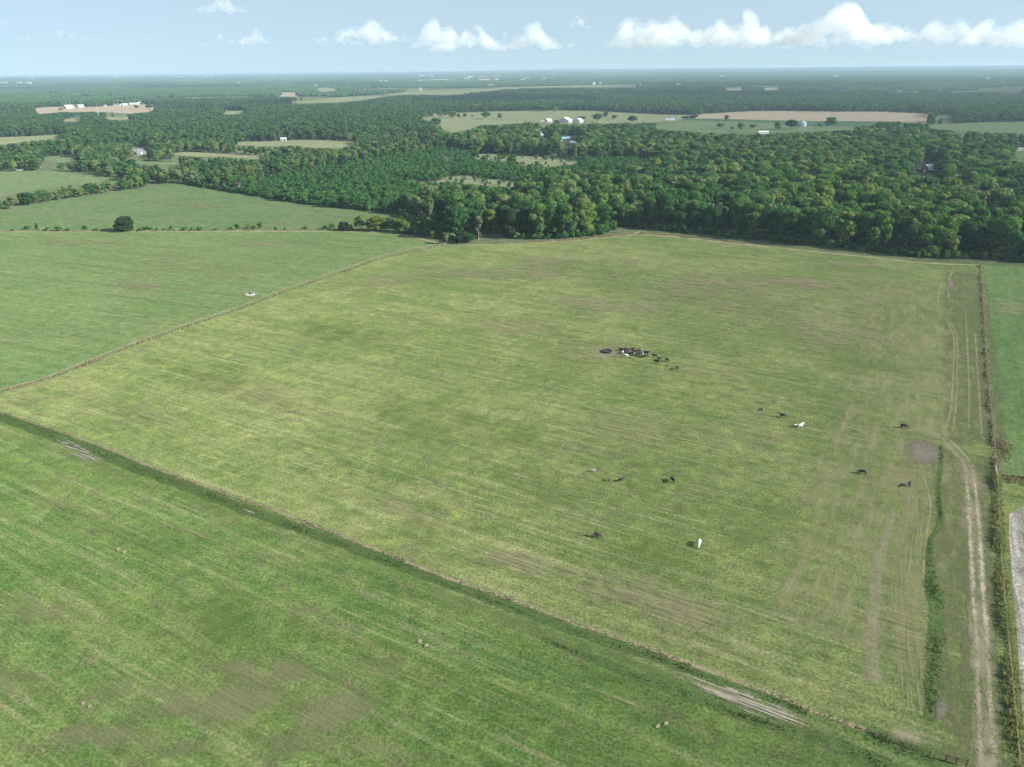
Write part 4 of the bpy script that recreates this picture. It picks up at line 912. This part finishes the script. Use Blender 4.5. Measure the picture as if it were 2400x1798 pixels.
for (a, b) in [(1445, 545)]:
    g = G(a, b); o = empty('brush_pile', (g.x, g.y, 0)); tag(o, 'heap of dead grey branches at the corner of the wood', 'brush pile')
    for i in range(26):
        vs, fs = [], []; p = Vector((random.uniform(-3, 3), random.uniform(-1.5, 1.5), random.uniform(.1, .5))); q = p+Vector((random.uniform(-2.4, 2.4), random.uniform(-1.5, 1.5), random.uniform(.1, 1.6)))
        tube(vs, fs, [p, (p+q)/2+Vector((0, 0, .15)), q], [.09, .06, .02], 4); mesh_obj('branch', vs, fs, MAT['bark_grey'], o)

# ------------------------------------------------------------------ buildings
def gable(name, px_, py_, length, width, wall, ridge, heading, wm, rm, label, cat, doors=(), wins=(), group=None, over=.5, gambrel=False, hip=0.0):
    """length along local x (the ridge); doors/wins: (side, offset, z0, w, h, material)"""
    g = G(px_, py_); e = empty(name, (g.x, g.y, 0), R(heading)); tag(e, label, cat, group)
    l, w_ = length/2, width/2
    if gambrel: prof = [(-w_, 0), (-w_, wall), (-w_*.62, wall+ridge*.62), (0, wall+ridge), (w_*.62, wall+ridge*.62), (w_, wall), (w_, 0)]
    else: prof = [(-w_, 0), (-w_, wall), (0, wall+ridge), (w_, wall), (w_, 0)]
    n = len(prof); vs = [(-l, y, z) for y, z in prof]+[(l, y, z) for y, z in prof]
    fs = [tuple(range(n))[::-1], tuple(range(n, 2*n)), (0, 1, n+1, n), (n-2, n-1, 2*n-1, 2*n-2)]
    mesh_obj('wall', vs, fs, MAT[wm], e)
    top = prof[1:-1]; sl = (top[1][1]-top[0][1])/(top[1][0]-top[0][0])
    top = [(top[0][0]-over, top[0][1]-over*sl)]+top[1:-1]+[(top[-1][0]+over, top[-1][1]-over*sl)]
    vs, fs = [], []; m = len(top)
    for zo in (.06, .22):
        for x in (-l-over, l+over): vs += [(x, y, z+zo) for y, z in top]
    for i in range(m-1):
        fs += [(i, i+m, i+m+1, i+1), (2*m+i, 2*m+i+1, 3*m+i+1, 3*m+i), (i, i+1, 2*m+i+1, 2*m+i), (m+i, 3*m+i, 3*m+i+1, m+i+1)]
    fs += [(0, 2*m, 3*m, m), (m-1, 2*m-1, 4*m-1, 3*m-1)]
    mesh_obj('roof', vs, fs, MAT[rm], e)
    for nm, lst in (('door', doors), ('window', wins)):
        for (sd, off, z0, dw, dh, mt) in lst:
            if sd in 'fb': c = (off, (-w_-.03) if sd == 'f' else (w_+.03), z0+dh/2); s = (dw, .1, dh)
            else: c = ((-l-.03) if sd == 'l' else (l+.03), off, z0+dh/2); s = (.1, dw, dh)
            boxes(nm, [(c, s)], MAT[mt], e)
    return e
# red barn: ridge runs away to the right, gable end faces left front
e = gable('red_barn', 2176, 404, 13, 8.5, 3.6, 4.0, 28, 'red', 'white', 'red barn with white gambrel roof in the wood on the right', 'barn', doors=[('l', 0.3, 0.0, 3.0, 3.4, 'whitewall')], wins=[('l', 0.2, 4.2, 1.2, 1.4, 'whitewall')], gambrel=True)
boxes('side_shed', [((-3.5, 6.2, 1.5), (5.5, 4.0, 3.0))], MAT['red'], e); boxes('side_shed_roof', [((-3.5, 6.3, 3.15), (6.2, 4.6, .25))], MAT['white'], e)
boxes('lean_to_roof', [((1.0, -5.8, 3.0), (10.5, 3.6, .2))], MAT['white'], e)
for x in (-4, -1, 2, 5.5): boxes('post', [((x, -7.3, 1.45), (.25, .25, 2.9))], MAT['whitewall'], e)
# house with L-shaped grey roof
e = gable('farmhouse', 327, 361, 15, 8.5, 3.2, 3.6, 4, 'whitewall', 'greyroof', 'white house with steep grey roof among trees on the left', 'house', doors=[('f', 3, 0, 1.1, 2.1, 'dark')], wins=[('f', -4, 1, 1.2, 1.3, 'glass'), ('l', 0, 1, 1.2, 1.3, 'glass')])
e2v, e2f = [], []
for nm, (cx, cy, wl, ww, hh, rr) in {'front_wing': (3.2, -6.4, 6.5, 5.5, 3.2, 2.6), 'porch_wing': (9.6, -2.2, 5.5, 4.0, 2.6, 1.6)}.items():
    l, w_ = wl/2, ww/2; pr = [(-w_, 0), (-w_, hh), (0, hh+rr), (w_, hh), (w_, 0)]
    vs = [(cx+y, cy-l, z) for y, z in pr]+[(cx+y, cy+l, z) for y, z in pr]
    wg = mesh_obj(nm, vs, [(0, 1, 2, 3, 4), (9, 8, 7, 6, 5), (0, 5, 6, 1), (3, 8, 9, 4)], MAT['whitewall'], e)
    vs = [(cx+y*1.1, cy-l-.3, z+.1) for y, z in pr[1:4]]+[(cx+y*1.1, cy+l, z+.1) for y, z in pr[1:4]]
    mesh_obj('wing_roof', vs, [(0, 3, 4, 1), (1, 4, 5, 2)], MAT['greyroof'], wg)
    boxes('window', [((cx, cy-l-.04, 1.6), (1.3, .1, 1.2))], MAT['glass'], wg)
boxes('dormer', [((-.5, -2.6, 5.1), (1.8, 1.6, 1.5))], MAT['whitewall'], e)
gable('field_shed', 665, 330, 8.5, 5, 3.0, 1.8, 5, 'whitewall', 'white', 'small white shed at the top of the pale field left of centre', 'shed', doors=[('f', 2.0, 0, 1.6, 2.0, 'dark')])
gable('farm_shed', 1325, 288, 20, 24, 5.0, 5.5, 62, 'white', 'white', 'largest white shed in the middle of the farmyard', 'shed', doors=[('f', -3.5, 0, 5.0, 3.4, 'dark')])
gable('farm_shed', 1356, 287.5, 12, 15, 4.5, 4.0, 50, 'white', 'white', 'white shed with a dark doorway on the right of the farmyard', 'shed', doors=[('f', 2.2, 0, 2.6, 3.6, 'dark')])
gable('farm_shed', 1284, 287.5, 12, 12, 4.5, 3.0, 40, 'greywall', 'white', 'smaller grey walled shed with white roof on the left of the farmyard', 'shed', doors=[('f', 0, 0, 3, 2.8, 'dark')])
gable('low_lean_shed', 1273, 288, 12, 8, 2.4, 1.6, 10, 'greywall', 'greywall', 'low grey open shed joined to the left end of the farmyard', 'shed', doors=[('f', -2, 0, 3, 2, 'dark'), ('f', 2.5, 0, 3, 2, 'dark')])
gable('long_barn', 1570, 283, 19, 7, 2.6, 1.6, 3, 'greywall', 'galv', 'long low grey barn at the edge of the far pasture', 'barn')
gable('woodland_house', 1270, 318, 9, 6, 3.2, 2.0, 30, 'whitewall', 'greyroof', 'small white house half hidden in trees below the farmyard', 'house', doors=[('f', 1, 0, 1, 2, 'dark')], wins=[('f', -2, 1, 1.1, 1.1, 'glass'), ('l', 0, 1, 1.1, 1.1, 'glass')])
gable('blue_roof_house', 1324, 330, 14, 9, 3, 2.4, 8, 'whitewall', 'blueroof', 'house with blue roof in the wood below the farmyard', 'house', wins=[('f', -3, 1, 1.4, 1.2, 'glass'), ('f', 3, 1, 1.4, 1.2, 'glass')])
gable('brown_roof_house', 1334, 328, 8, 7, 3, 2.0, -20, 'whitewall', 'brownroof', 'small house with red brown roof beside the blue roofed house', 'house')
gable('white_roof_garage', 1344, 339, 9, 7, 2.8, 1.5, -25, 'whitewall', 'white', 'white roofed garage right of the blue roofed house', 'garage', doors=[('l', 0, 0, 2.6, 2.2, 'dark')])
gable('lane_shed', 2257, 330, 8, 5, 2.6, 1.6, 10, 'greywall', 'white', 'white roofed shed in the narrow gap between the woods at right', 'shed', doors=[('f', -1, 0, 2, 2, 'dark')])
gable('camper', 2387, 353, 9, 3, 2.6, .5, -8, 'white', 'white', 'white camper parked under the trees at the right edge', 'camper', wins=[('f', -2, 1.2, 1.4, .7, 'glass'), ('f', 2, 1.2, 1.4, .7, 'glass')], over=.15)
gable('hidden_shed', 2138, 433, 9, 4, 2.2, 1.0, 5, 'whitewall', 'white', 'low white shed glimpsed between trees below the red barn', 'shed')
gable('greenhouse_roof', 1788, 313, 16, 7, 2.4, 1.4, 4, 'white', 'white', 'long white roofed building at the wood top below the ploughed field', 'building')
# grain bins
def bin_(px_, py_, r, hw, hr, lab):
    g = G(px_, py_); e = empty('grain_bin', (g.x, g.y, 0)); tag(e, lab, 'grain bin', 'grain bins')
    prof = [(r, 0)]
    for i in range(8): prof += [(r+.05, hw*(i+.5)/8), (r, hw*(i+1)/8)]
    vs, fs = lathe(prof, 32); mesh_obj('bin_wall', vs, fs, MAT['galv'], e, True)
    vs, fs = lathe([(r+.25, hw-.1), (.8, hw+hr), (.7, hw+hr+.5), (0, hw+hr+.6)], 32); mesh_obj('bin_roof', vs, fs, MAT['galv'], e)
bin_(1882, 296.5, 5.2, 6.6, 2.6, 'large grey steel grain bin beside the white farm lane')
bin_(1869, 296, 3.6, 6.0, 2.0, 'smaller steel grain bin half hidden by a tree')
ribbon('farm_lane', [(1868, 306.5), (1880, 303), (1895, 299), (1904, 297.5), (1925, 299), (1990, 301)], 5, 'soil_d')
ribbon('farm_lane', [(1265, 289.5), (1320, 290), (1370, 289), (1400, 290)], 4, 'soil_d')
ribbon('farm_lane', [(640, 343), (690, 342.5), (740, 344)], 4, 'soil_d')
def pole(px_, py_, h_, lab, cross=True, mast=False):
    g = G(px_, py_); e = empty('radio_mast' if mast else 'utility_pole', (g.x, g.y, 0)); tag(e, lab, 'mast' if mast else 'utility pole')
    vs, fs = [], []; tube(vs, fs, [(0, 0, -.5), (0, 0, h_)], [.45 if mast else .28, .3 if mast else .2], 8); mesh_obj('pole_shaft', vs, fs, MAT['pole'], e)
    if cross: boxes('crossarm', [((0, 0, h_-.8), (2.6, .2, .2))], MAT['pole'], e)
pole(1379, 303, 17, 'utility pole rising from the wood right of the white sheds'); pole(1902, 297, 14, 'utility pole right of the grain bins')
pole(1806, 288, 10, 'thin utility pole left of the grain bins'); pole(1615, 281, 8, 'thin utility pole at the left end of the dark crop strip')
pole(232, 272, 36, 'tall slim mast among the trees far left', False, True)
gable('far_barn', 161, 254, 26, 20, 4.5, 6, 60, 'white', 'white', 'large white barn glowing in the far left sunlit field', 'barn')
gable('far_barn', 190, 252, 16, 14, 4, 5, 40, 'white', 'white', 'smaller white barn right of the large one in the far left field', 'barn')
gable('far_house', 247, 249, 9, 8, 3, 2.5, 20, 'whitewall', 'brownroof', 'tiny house mid way along the far left tan field', 'house')
gable('far_house', 275, 248, 22, 10, 3.5, 3, 5, 'whitewall', 'greyroof', 'grey roofed house right of the tiny house in the far left field', 'house')
gable('far_house', 293, 247.5, 16, 10, 3.5, 3.5, 30, 'white', 'white', 'white house right of the grey roofed one in the far left field', 'house')
gable('far_shed', 315, 246, 30, 14, 4.5, 3, 5, 'white', 'white', 'long white shed near the right end of the far left field', 'shed')
gable('far_shed', 329, 244, 18, 12, 4, 3, 25, 'white', 'white', 'last white shed at the right end of the far left field', 'shed')
# roofs of the town and farms near the horizon
TOWN = [(2, 185, 10, 'white'), (75, 187, 14, 'white'), (8, 199, 34, 'whitewall'), (45, 199, 20, 'whitewall'), (68, 199, 22, 'white'), (268, 185, 26, 'white'), (418, 183.5, 60, 'whitewall'), (487, 183, 44, 'whitewall'), (457, 182.5, 16, 'white'), (642, 183, 10, 'white'),
        (740, 206, 12, 'white'), (893, 193, 16, 'white'), (905, 194, 14, 'white'), (986, 193, 22, 'white'), (1003, 192, 34, 'brownroof'), (1030, 191.5, 90, 'white'), (1048, 192.5, 30, 'brownroof'), (1102, 184, 30, 'white'), (1130, 183.5, 40, 'brownroof'), (1160, 182, 50, 'tan'),
        (1090, 189, 14, 'white'), (1098, 189, 12, 'white'), (1135, 190, 60, 'brownroof'), (1165, 190, 20, 'white'), (1225, 191, 18, 'white'), (1236, 188, 26, 'brownroof'), (1276, 189, 16, 'white'), (1294, 177, 14, 'brownroof'), (990, 181, 22, 'white'), (1010, 180.5, 18, 'white'),
        (1392, 199.5, 14, 'white'), (1407, 199, 10, 'white'), (1150, 205, 22, 'whitewall'), (985, 214, 14, 'greywall'), (1500, 205, 16, 'white'), (1590, 203.5, 24, 'white'), (2315, 189, 8, 'white'), (1690, 182, 16, 'whitewall'), (1955, 182.5, 30, 'brownroof'), (560, 199, 14, 'white')]
def far_ground(px_, py_):
    d = M3 @ np.array([px_-W0/2, -(py_-H0/2), -FPX]); t = -CAMH/d[2] if d[2] < -1 else 30000/np.hypot(d[0], d[1])
    for _ in range(30):
        x, y = d[0]*t, d[1]*t; zt = float(TZ(x, y)); zr = CAMH+d[2]*t
        t *= 1+np.clip((zr-zt)/400, -.3, .3)*.5
        t = min(t, 24000/np.hypot(d[0], d[1]))
    return d[0]*t, d[1]*t, float(TZ(d[0]*t, d[1]*t))
for i, (a, b, wpx, mt) in enumerate(sorted(TOWN)):
    x, y, z = far_ground(a, b); k = FPX/math.hypot(x, y); wd = wpx*.42/k; ht = max(8.0, min(20, 2.6/k))
    e = empty('far_building', (x, y, z+6)); e.rotation_euler = (0, 0, R((i*37) % 30-15))
    boxes('wall', [((0, 0, ht*.25), (wd, wd*.4, ht*1.5))], MAT['whitewall'], e)
    rf = MAT['tan'] if mt == 'tan' else MAT[mt]
    vs = [(-wd*.52, -wd*.22, ht), (wd*.52, -wd*.22, ht), (wd*.52, wd*.22, ht), (-wd*.52, wd*.22, ht), (-wd*.5, 0, ht*1.35), (wd*.5, 0, ht*1.35)]
    mesh_obj('roof', vs, [(0, 1, 5, 4), (2, 3, 4, 5), (1, 2, 5), (3, 0, 4), (3, 2, 1, 0)], rf, e)
    nth = ORD[i % 20] if i < 20 else ('twenty-'+ORD[i-20] if i < 29 else ('thirtieth' if i == 29 else 'thirty-'+ORD[i-30] if i < 39 else 'fortieth'))
    if i == 19: nth = 'twentieth'
    tag(e, 'tiny building near the horizon, %s from the left among the distant roofs' % nth, 'building', 'distant roofs near the horizon')

# ------------------------------------------------------------------ cumulus clouds far beyond the horizon woods
def cloud_vol(name, dens):
    m, t = new_mat(name)
    v = t.n('ShaderNodeVolumePrincipled', None, Color=(.985, .99, 1.0, 1), Density=dens); v.inputs['Anisotropy'].default_value = 0.0
    t.n('ShaderNodeOutputMaterial', None, Volume=v); return m
MAT['fringe'] = cloud_vol('cloud_fringe', .00045); MAT['cloud'] = cloud_vol('cumulus_cloud', .00033); MAT['veil'] = cloud_vol('thin_cloud', .00040); MAT['shade_cloud_vol'] = cloud_vol('added_shade_cloud', .004)
BALL = bmesh.new(); bmesh.ops.create_icosphere(BALL, subdivisions=2, radius=1.0)
BV = np.array([v.co[:] for v in BALL.verts]); BF = np.array([[v.index for v in f.verts] for f in BALL.faces]); BALL.free()
def cloud_mesh(ar, n, seed, mat, vox, keep_all=False):
    r_ = np.random.default_rng(seed); V, Fs, kk = [], [], 0
    for i in range(n):
        x = r_.uniform(-1, 1); top = max(.14, (1-abs(x)**1.7))*(.72+.28*math.sin(x*5+seed))
        rad = r_.uniform(.07, .27)*(.55+.45*top)*min(1.0, .6+ar*.4); z = r_.uniform(.02, 1)**.8*max(.05, top-rad); y = r_.uniform(-.5, .5)*min(ar, 1.6)*.7
        bv = BV*rad*np.array([1.15, 1.1, .95])
        dsp = np.array([1+.5*mn.fractal(Vector(q)*2.4/rad*.3+Vector((i*3.1, seed*.01, 0)), .7, 2., 4) for q in bv])
        V.append(bv*dsp[:, None]+np.array([x*ar, y, z])); Fs += [tuple(q+kk) for q in BF]; kk += len(BV)
    me = bpy.data.meshes.new('t'); me.from_pydata(np.concatenate(V).tolist(), [], Fs)
    o = link(bpy.data.objects.new('t', me)); rm = o.modifiers.new('r', 'REMESH'); rm.mode = 'VOXEL'; rm.voxel_size = vox
    dg = bpy.context.evaluated_depsgraph_get(); dg.update(); m2 = bpy.data.meshes.new_from_object(o.evaluated_get(dg)); bpy.data.objects.remove(o)
    bm = bmesh.new(); bm.from_mesh(m2); left = set(bm.verts); best = []
    while left:
        st = [left.pop()]; comp = [st[0]]
        while st:
            for e_ in st.pop().link_edges:
                for v_ in e_.verts:
                    if v_ in left: left.remove(v_); st.append(v_); comp.append(v_)
        if len(comp) > len(best): best, old = comp, best
    if not keep_all: bmesh.ops.delete(bm, geom=list(set(bm.verts)-set(best)), context='VERTS')
    bm.to_mesh(m2); bm.free(); m2.materials.clear(); m2.materials.append(mat); m2.name = 'cloud'; return m2
def cloud(px_, by, hw, hh, mat, n, label, dist=30000.0):
    d = M3 @ np.array([px_-W0/2, -(by-H0/2), -FPX]); t = dist/np.hypot(d[0], d[1])
    o0 = np.array([d[0]*t, d[1]*t, CAMH+d[2]*t]); sz = hh*t; ar = hw/hh
    right = np.array([d[1], -d[0], 0.])/np.hypot(d[0], d[1]); fwd = np.array([-right[1], right[0], 0.])
    me = cloud_mesh(ar, n, int(px_*7+by), mat, .04*max(1, ar*.35), mat is MAT['veil'])
    o = link(bpy.data.objects.new('cloud', me))
    mw = np.eye(4); mw[:3, 0] = right*sz; mw[:3, 1] = fwd*sz; mw[:3, 2] = (0, 0, sz); mw[:3, 3] = o0; o.matrix_world = Matrix(mw.tolist())
    if mat is MAT['veil']: o.name = 'cloud_veil'; return stuff(o)
    tag(o, label, 'cloud', 'cumulus clouds over the horizon'); return o
CL = [(858, 82, 66, 56, 70, 'bright cumulus cloud left of centre'), (812, 82, 30, 30, 26, 'small puff at the left foot of the bright cumulus left of centre'),
      (1025, 92, 54, 76, 70, 'tall white cumulus tower just left of centre'), (1100, 104, 86, 58, 80, 'broad cumulus stepping down to the right of the white tower'),
      (1250, 98, 62, 60, 66, 'soft cumulus right of the stepped cloud'), (1356, 60, 30, 28, 26, 'lone small puff left of the large right hand clouds'),
      (1505, 88, 70, 84, 80, 'cumulus tower at the left end of the large cloud bank'), (1590, 88, 80, 66, 76, 'second cumulus tower of the large cloud bank'), (1665, 88, 80, 60, 70, 'third tower in the middle of the cloud bank'), (1735, 88, 66, 90, 76, 'tall tower right of the middle of the cloud bank'), (1815, 92, 70, 56, 60, 'low cumulus at the right end of the cloud bank'),
      (1955, 76, 120, 100, 96, 'largest bright cumulus reaching the top of the picture'), (2065, 82, 90, 56, 70, 'stepped cumulus at the right foot of the largest cloud'),
      (2215, 82, 60, 70, 66, 'rounded cumulus near the right edge'), (2350, 86, 90, 80, 80, 'cumulus cut by the right edge of the picture'),
      (520, 18, 50, 40, 40, 'cumulus cut by the top of the picture left of centre'), (597, 94, 32, 40, 34, 'small bright cumulus low in the left sky'), (528, 94, 60, 26, 40, 'flat cloud left of the small bright cumulus'), (2, 54, 20, 18, 16, 'scrap of cloud at the left edge'), (752, 94, 26, 24, 22, 'faint puff between two left hand clouds')]
for (a, b, hw, hh, n_, lab) in CL:
    o = cloud(a, b, hw*.85, hh*.85, MAT['cloud'], int(n_*1.2), lab)
    fm = cloud_mesh(hw/hh, int(n_*1.2), int(a*7+b), MAT['fringe'], .05*max(1, hw/hh*.35)); fo = link(bpy.data.objects.new('fringe', fm), o)
    fo.scale = (1.2, 1.25, 1.16); fo.location = (0, 0, -.22)
for (a, b, hw, hh) in [(290, 98, 100, 16), (130, 90, 90, 22), (1250, 112, 420, 40), (1700, 106, 280, 50), (2120, 104, 300, 56), (700, 5, 120, 10), (560, 108, 150, 24), (880, 104, 140, 30)]:
    cloud(a, b, hw, hh, MAT['veil'], 60, '', 33000)

# unseen low cumulus overhead, added outside the view to shade distant woods
def shade_cloud(regions, z=1200.0):
    off = Vector((sdir.x, sdir.y, 0))*(z/sdir.z)
    V, Fs, kk = [], [], 0; r_ = np.random.default_rng(5)
    for (x0, x1, y0, y1, n) in regions:
        for i in range(n):
            c = np.array([r_.uniform(x0, x1)+off.x, r_.uniform(y0, y1)+off.y, z+r_.uniform(-30, 60)]); rad = r_.uniform(120, 300)
            dsp = np.array([1+.4*mn.fractal(Vector(q)*1.6+Vector((i*2.3, x0, 0)), .8, 2., 3) for q in BV])
            V.append(c+BV*rad*np.array([1.25, 1.0, .34])*dsp[:, None]); Fs += [tuple(q+kk) for q in BF]; kk += len(BV)
    me = bpy.data.meshes.new('t'); me.from_pydata(np.concatenate(V).tolist(), [], Fs)
    o = link(bpy.data.objects.new('t', me)); rm = o.modifiers.new('r', 'REMESH'); rm.mode = 'VOXEL'; rm.voxel_size = 28
    dg = bpy.context.evaluated_depsgraph_get(); dg.update(); m2 = bpy.data.meshes.new_from_object(o.evaluated_get(dg)); bpy.data.objects.remove(o)
    m2.materials.clear(); m2.materials.append(MAT['shade_cloud_vol']); return stuff(link(bpy.data.objects.new('unseen_shade_clouds', m2)))
shade_cloud([(700, 3200, 2300, 4700, 50), (-700, 700, 2500, 3600, 8), (-4200, -700, 5600, 7600, 40)])

# ------------------------------------------------------------------ haze
hv, hf = [], []; box(hv, hf, (0, 12000, 50.25), (70000, 34000, 102.5))
hz = stuff(mesh_obj('haze', hv, hf, None, mats=[bpy.data.materials.new('haze_air')])); hm = hz.data.materials[0]; hm.use_nodes = True
t = NT(hm.node_tree); pvn = t.n('ShaderNodeVolumePrincipled', None, Color=(.50, .67, .84, 1), Density=0.75e-4); pvn.inputs['Anisotropy'].default_value = .1
t.n('ShaderNodeOutputMaterial', None, Volume=pvn)
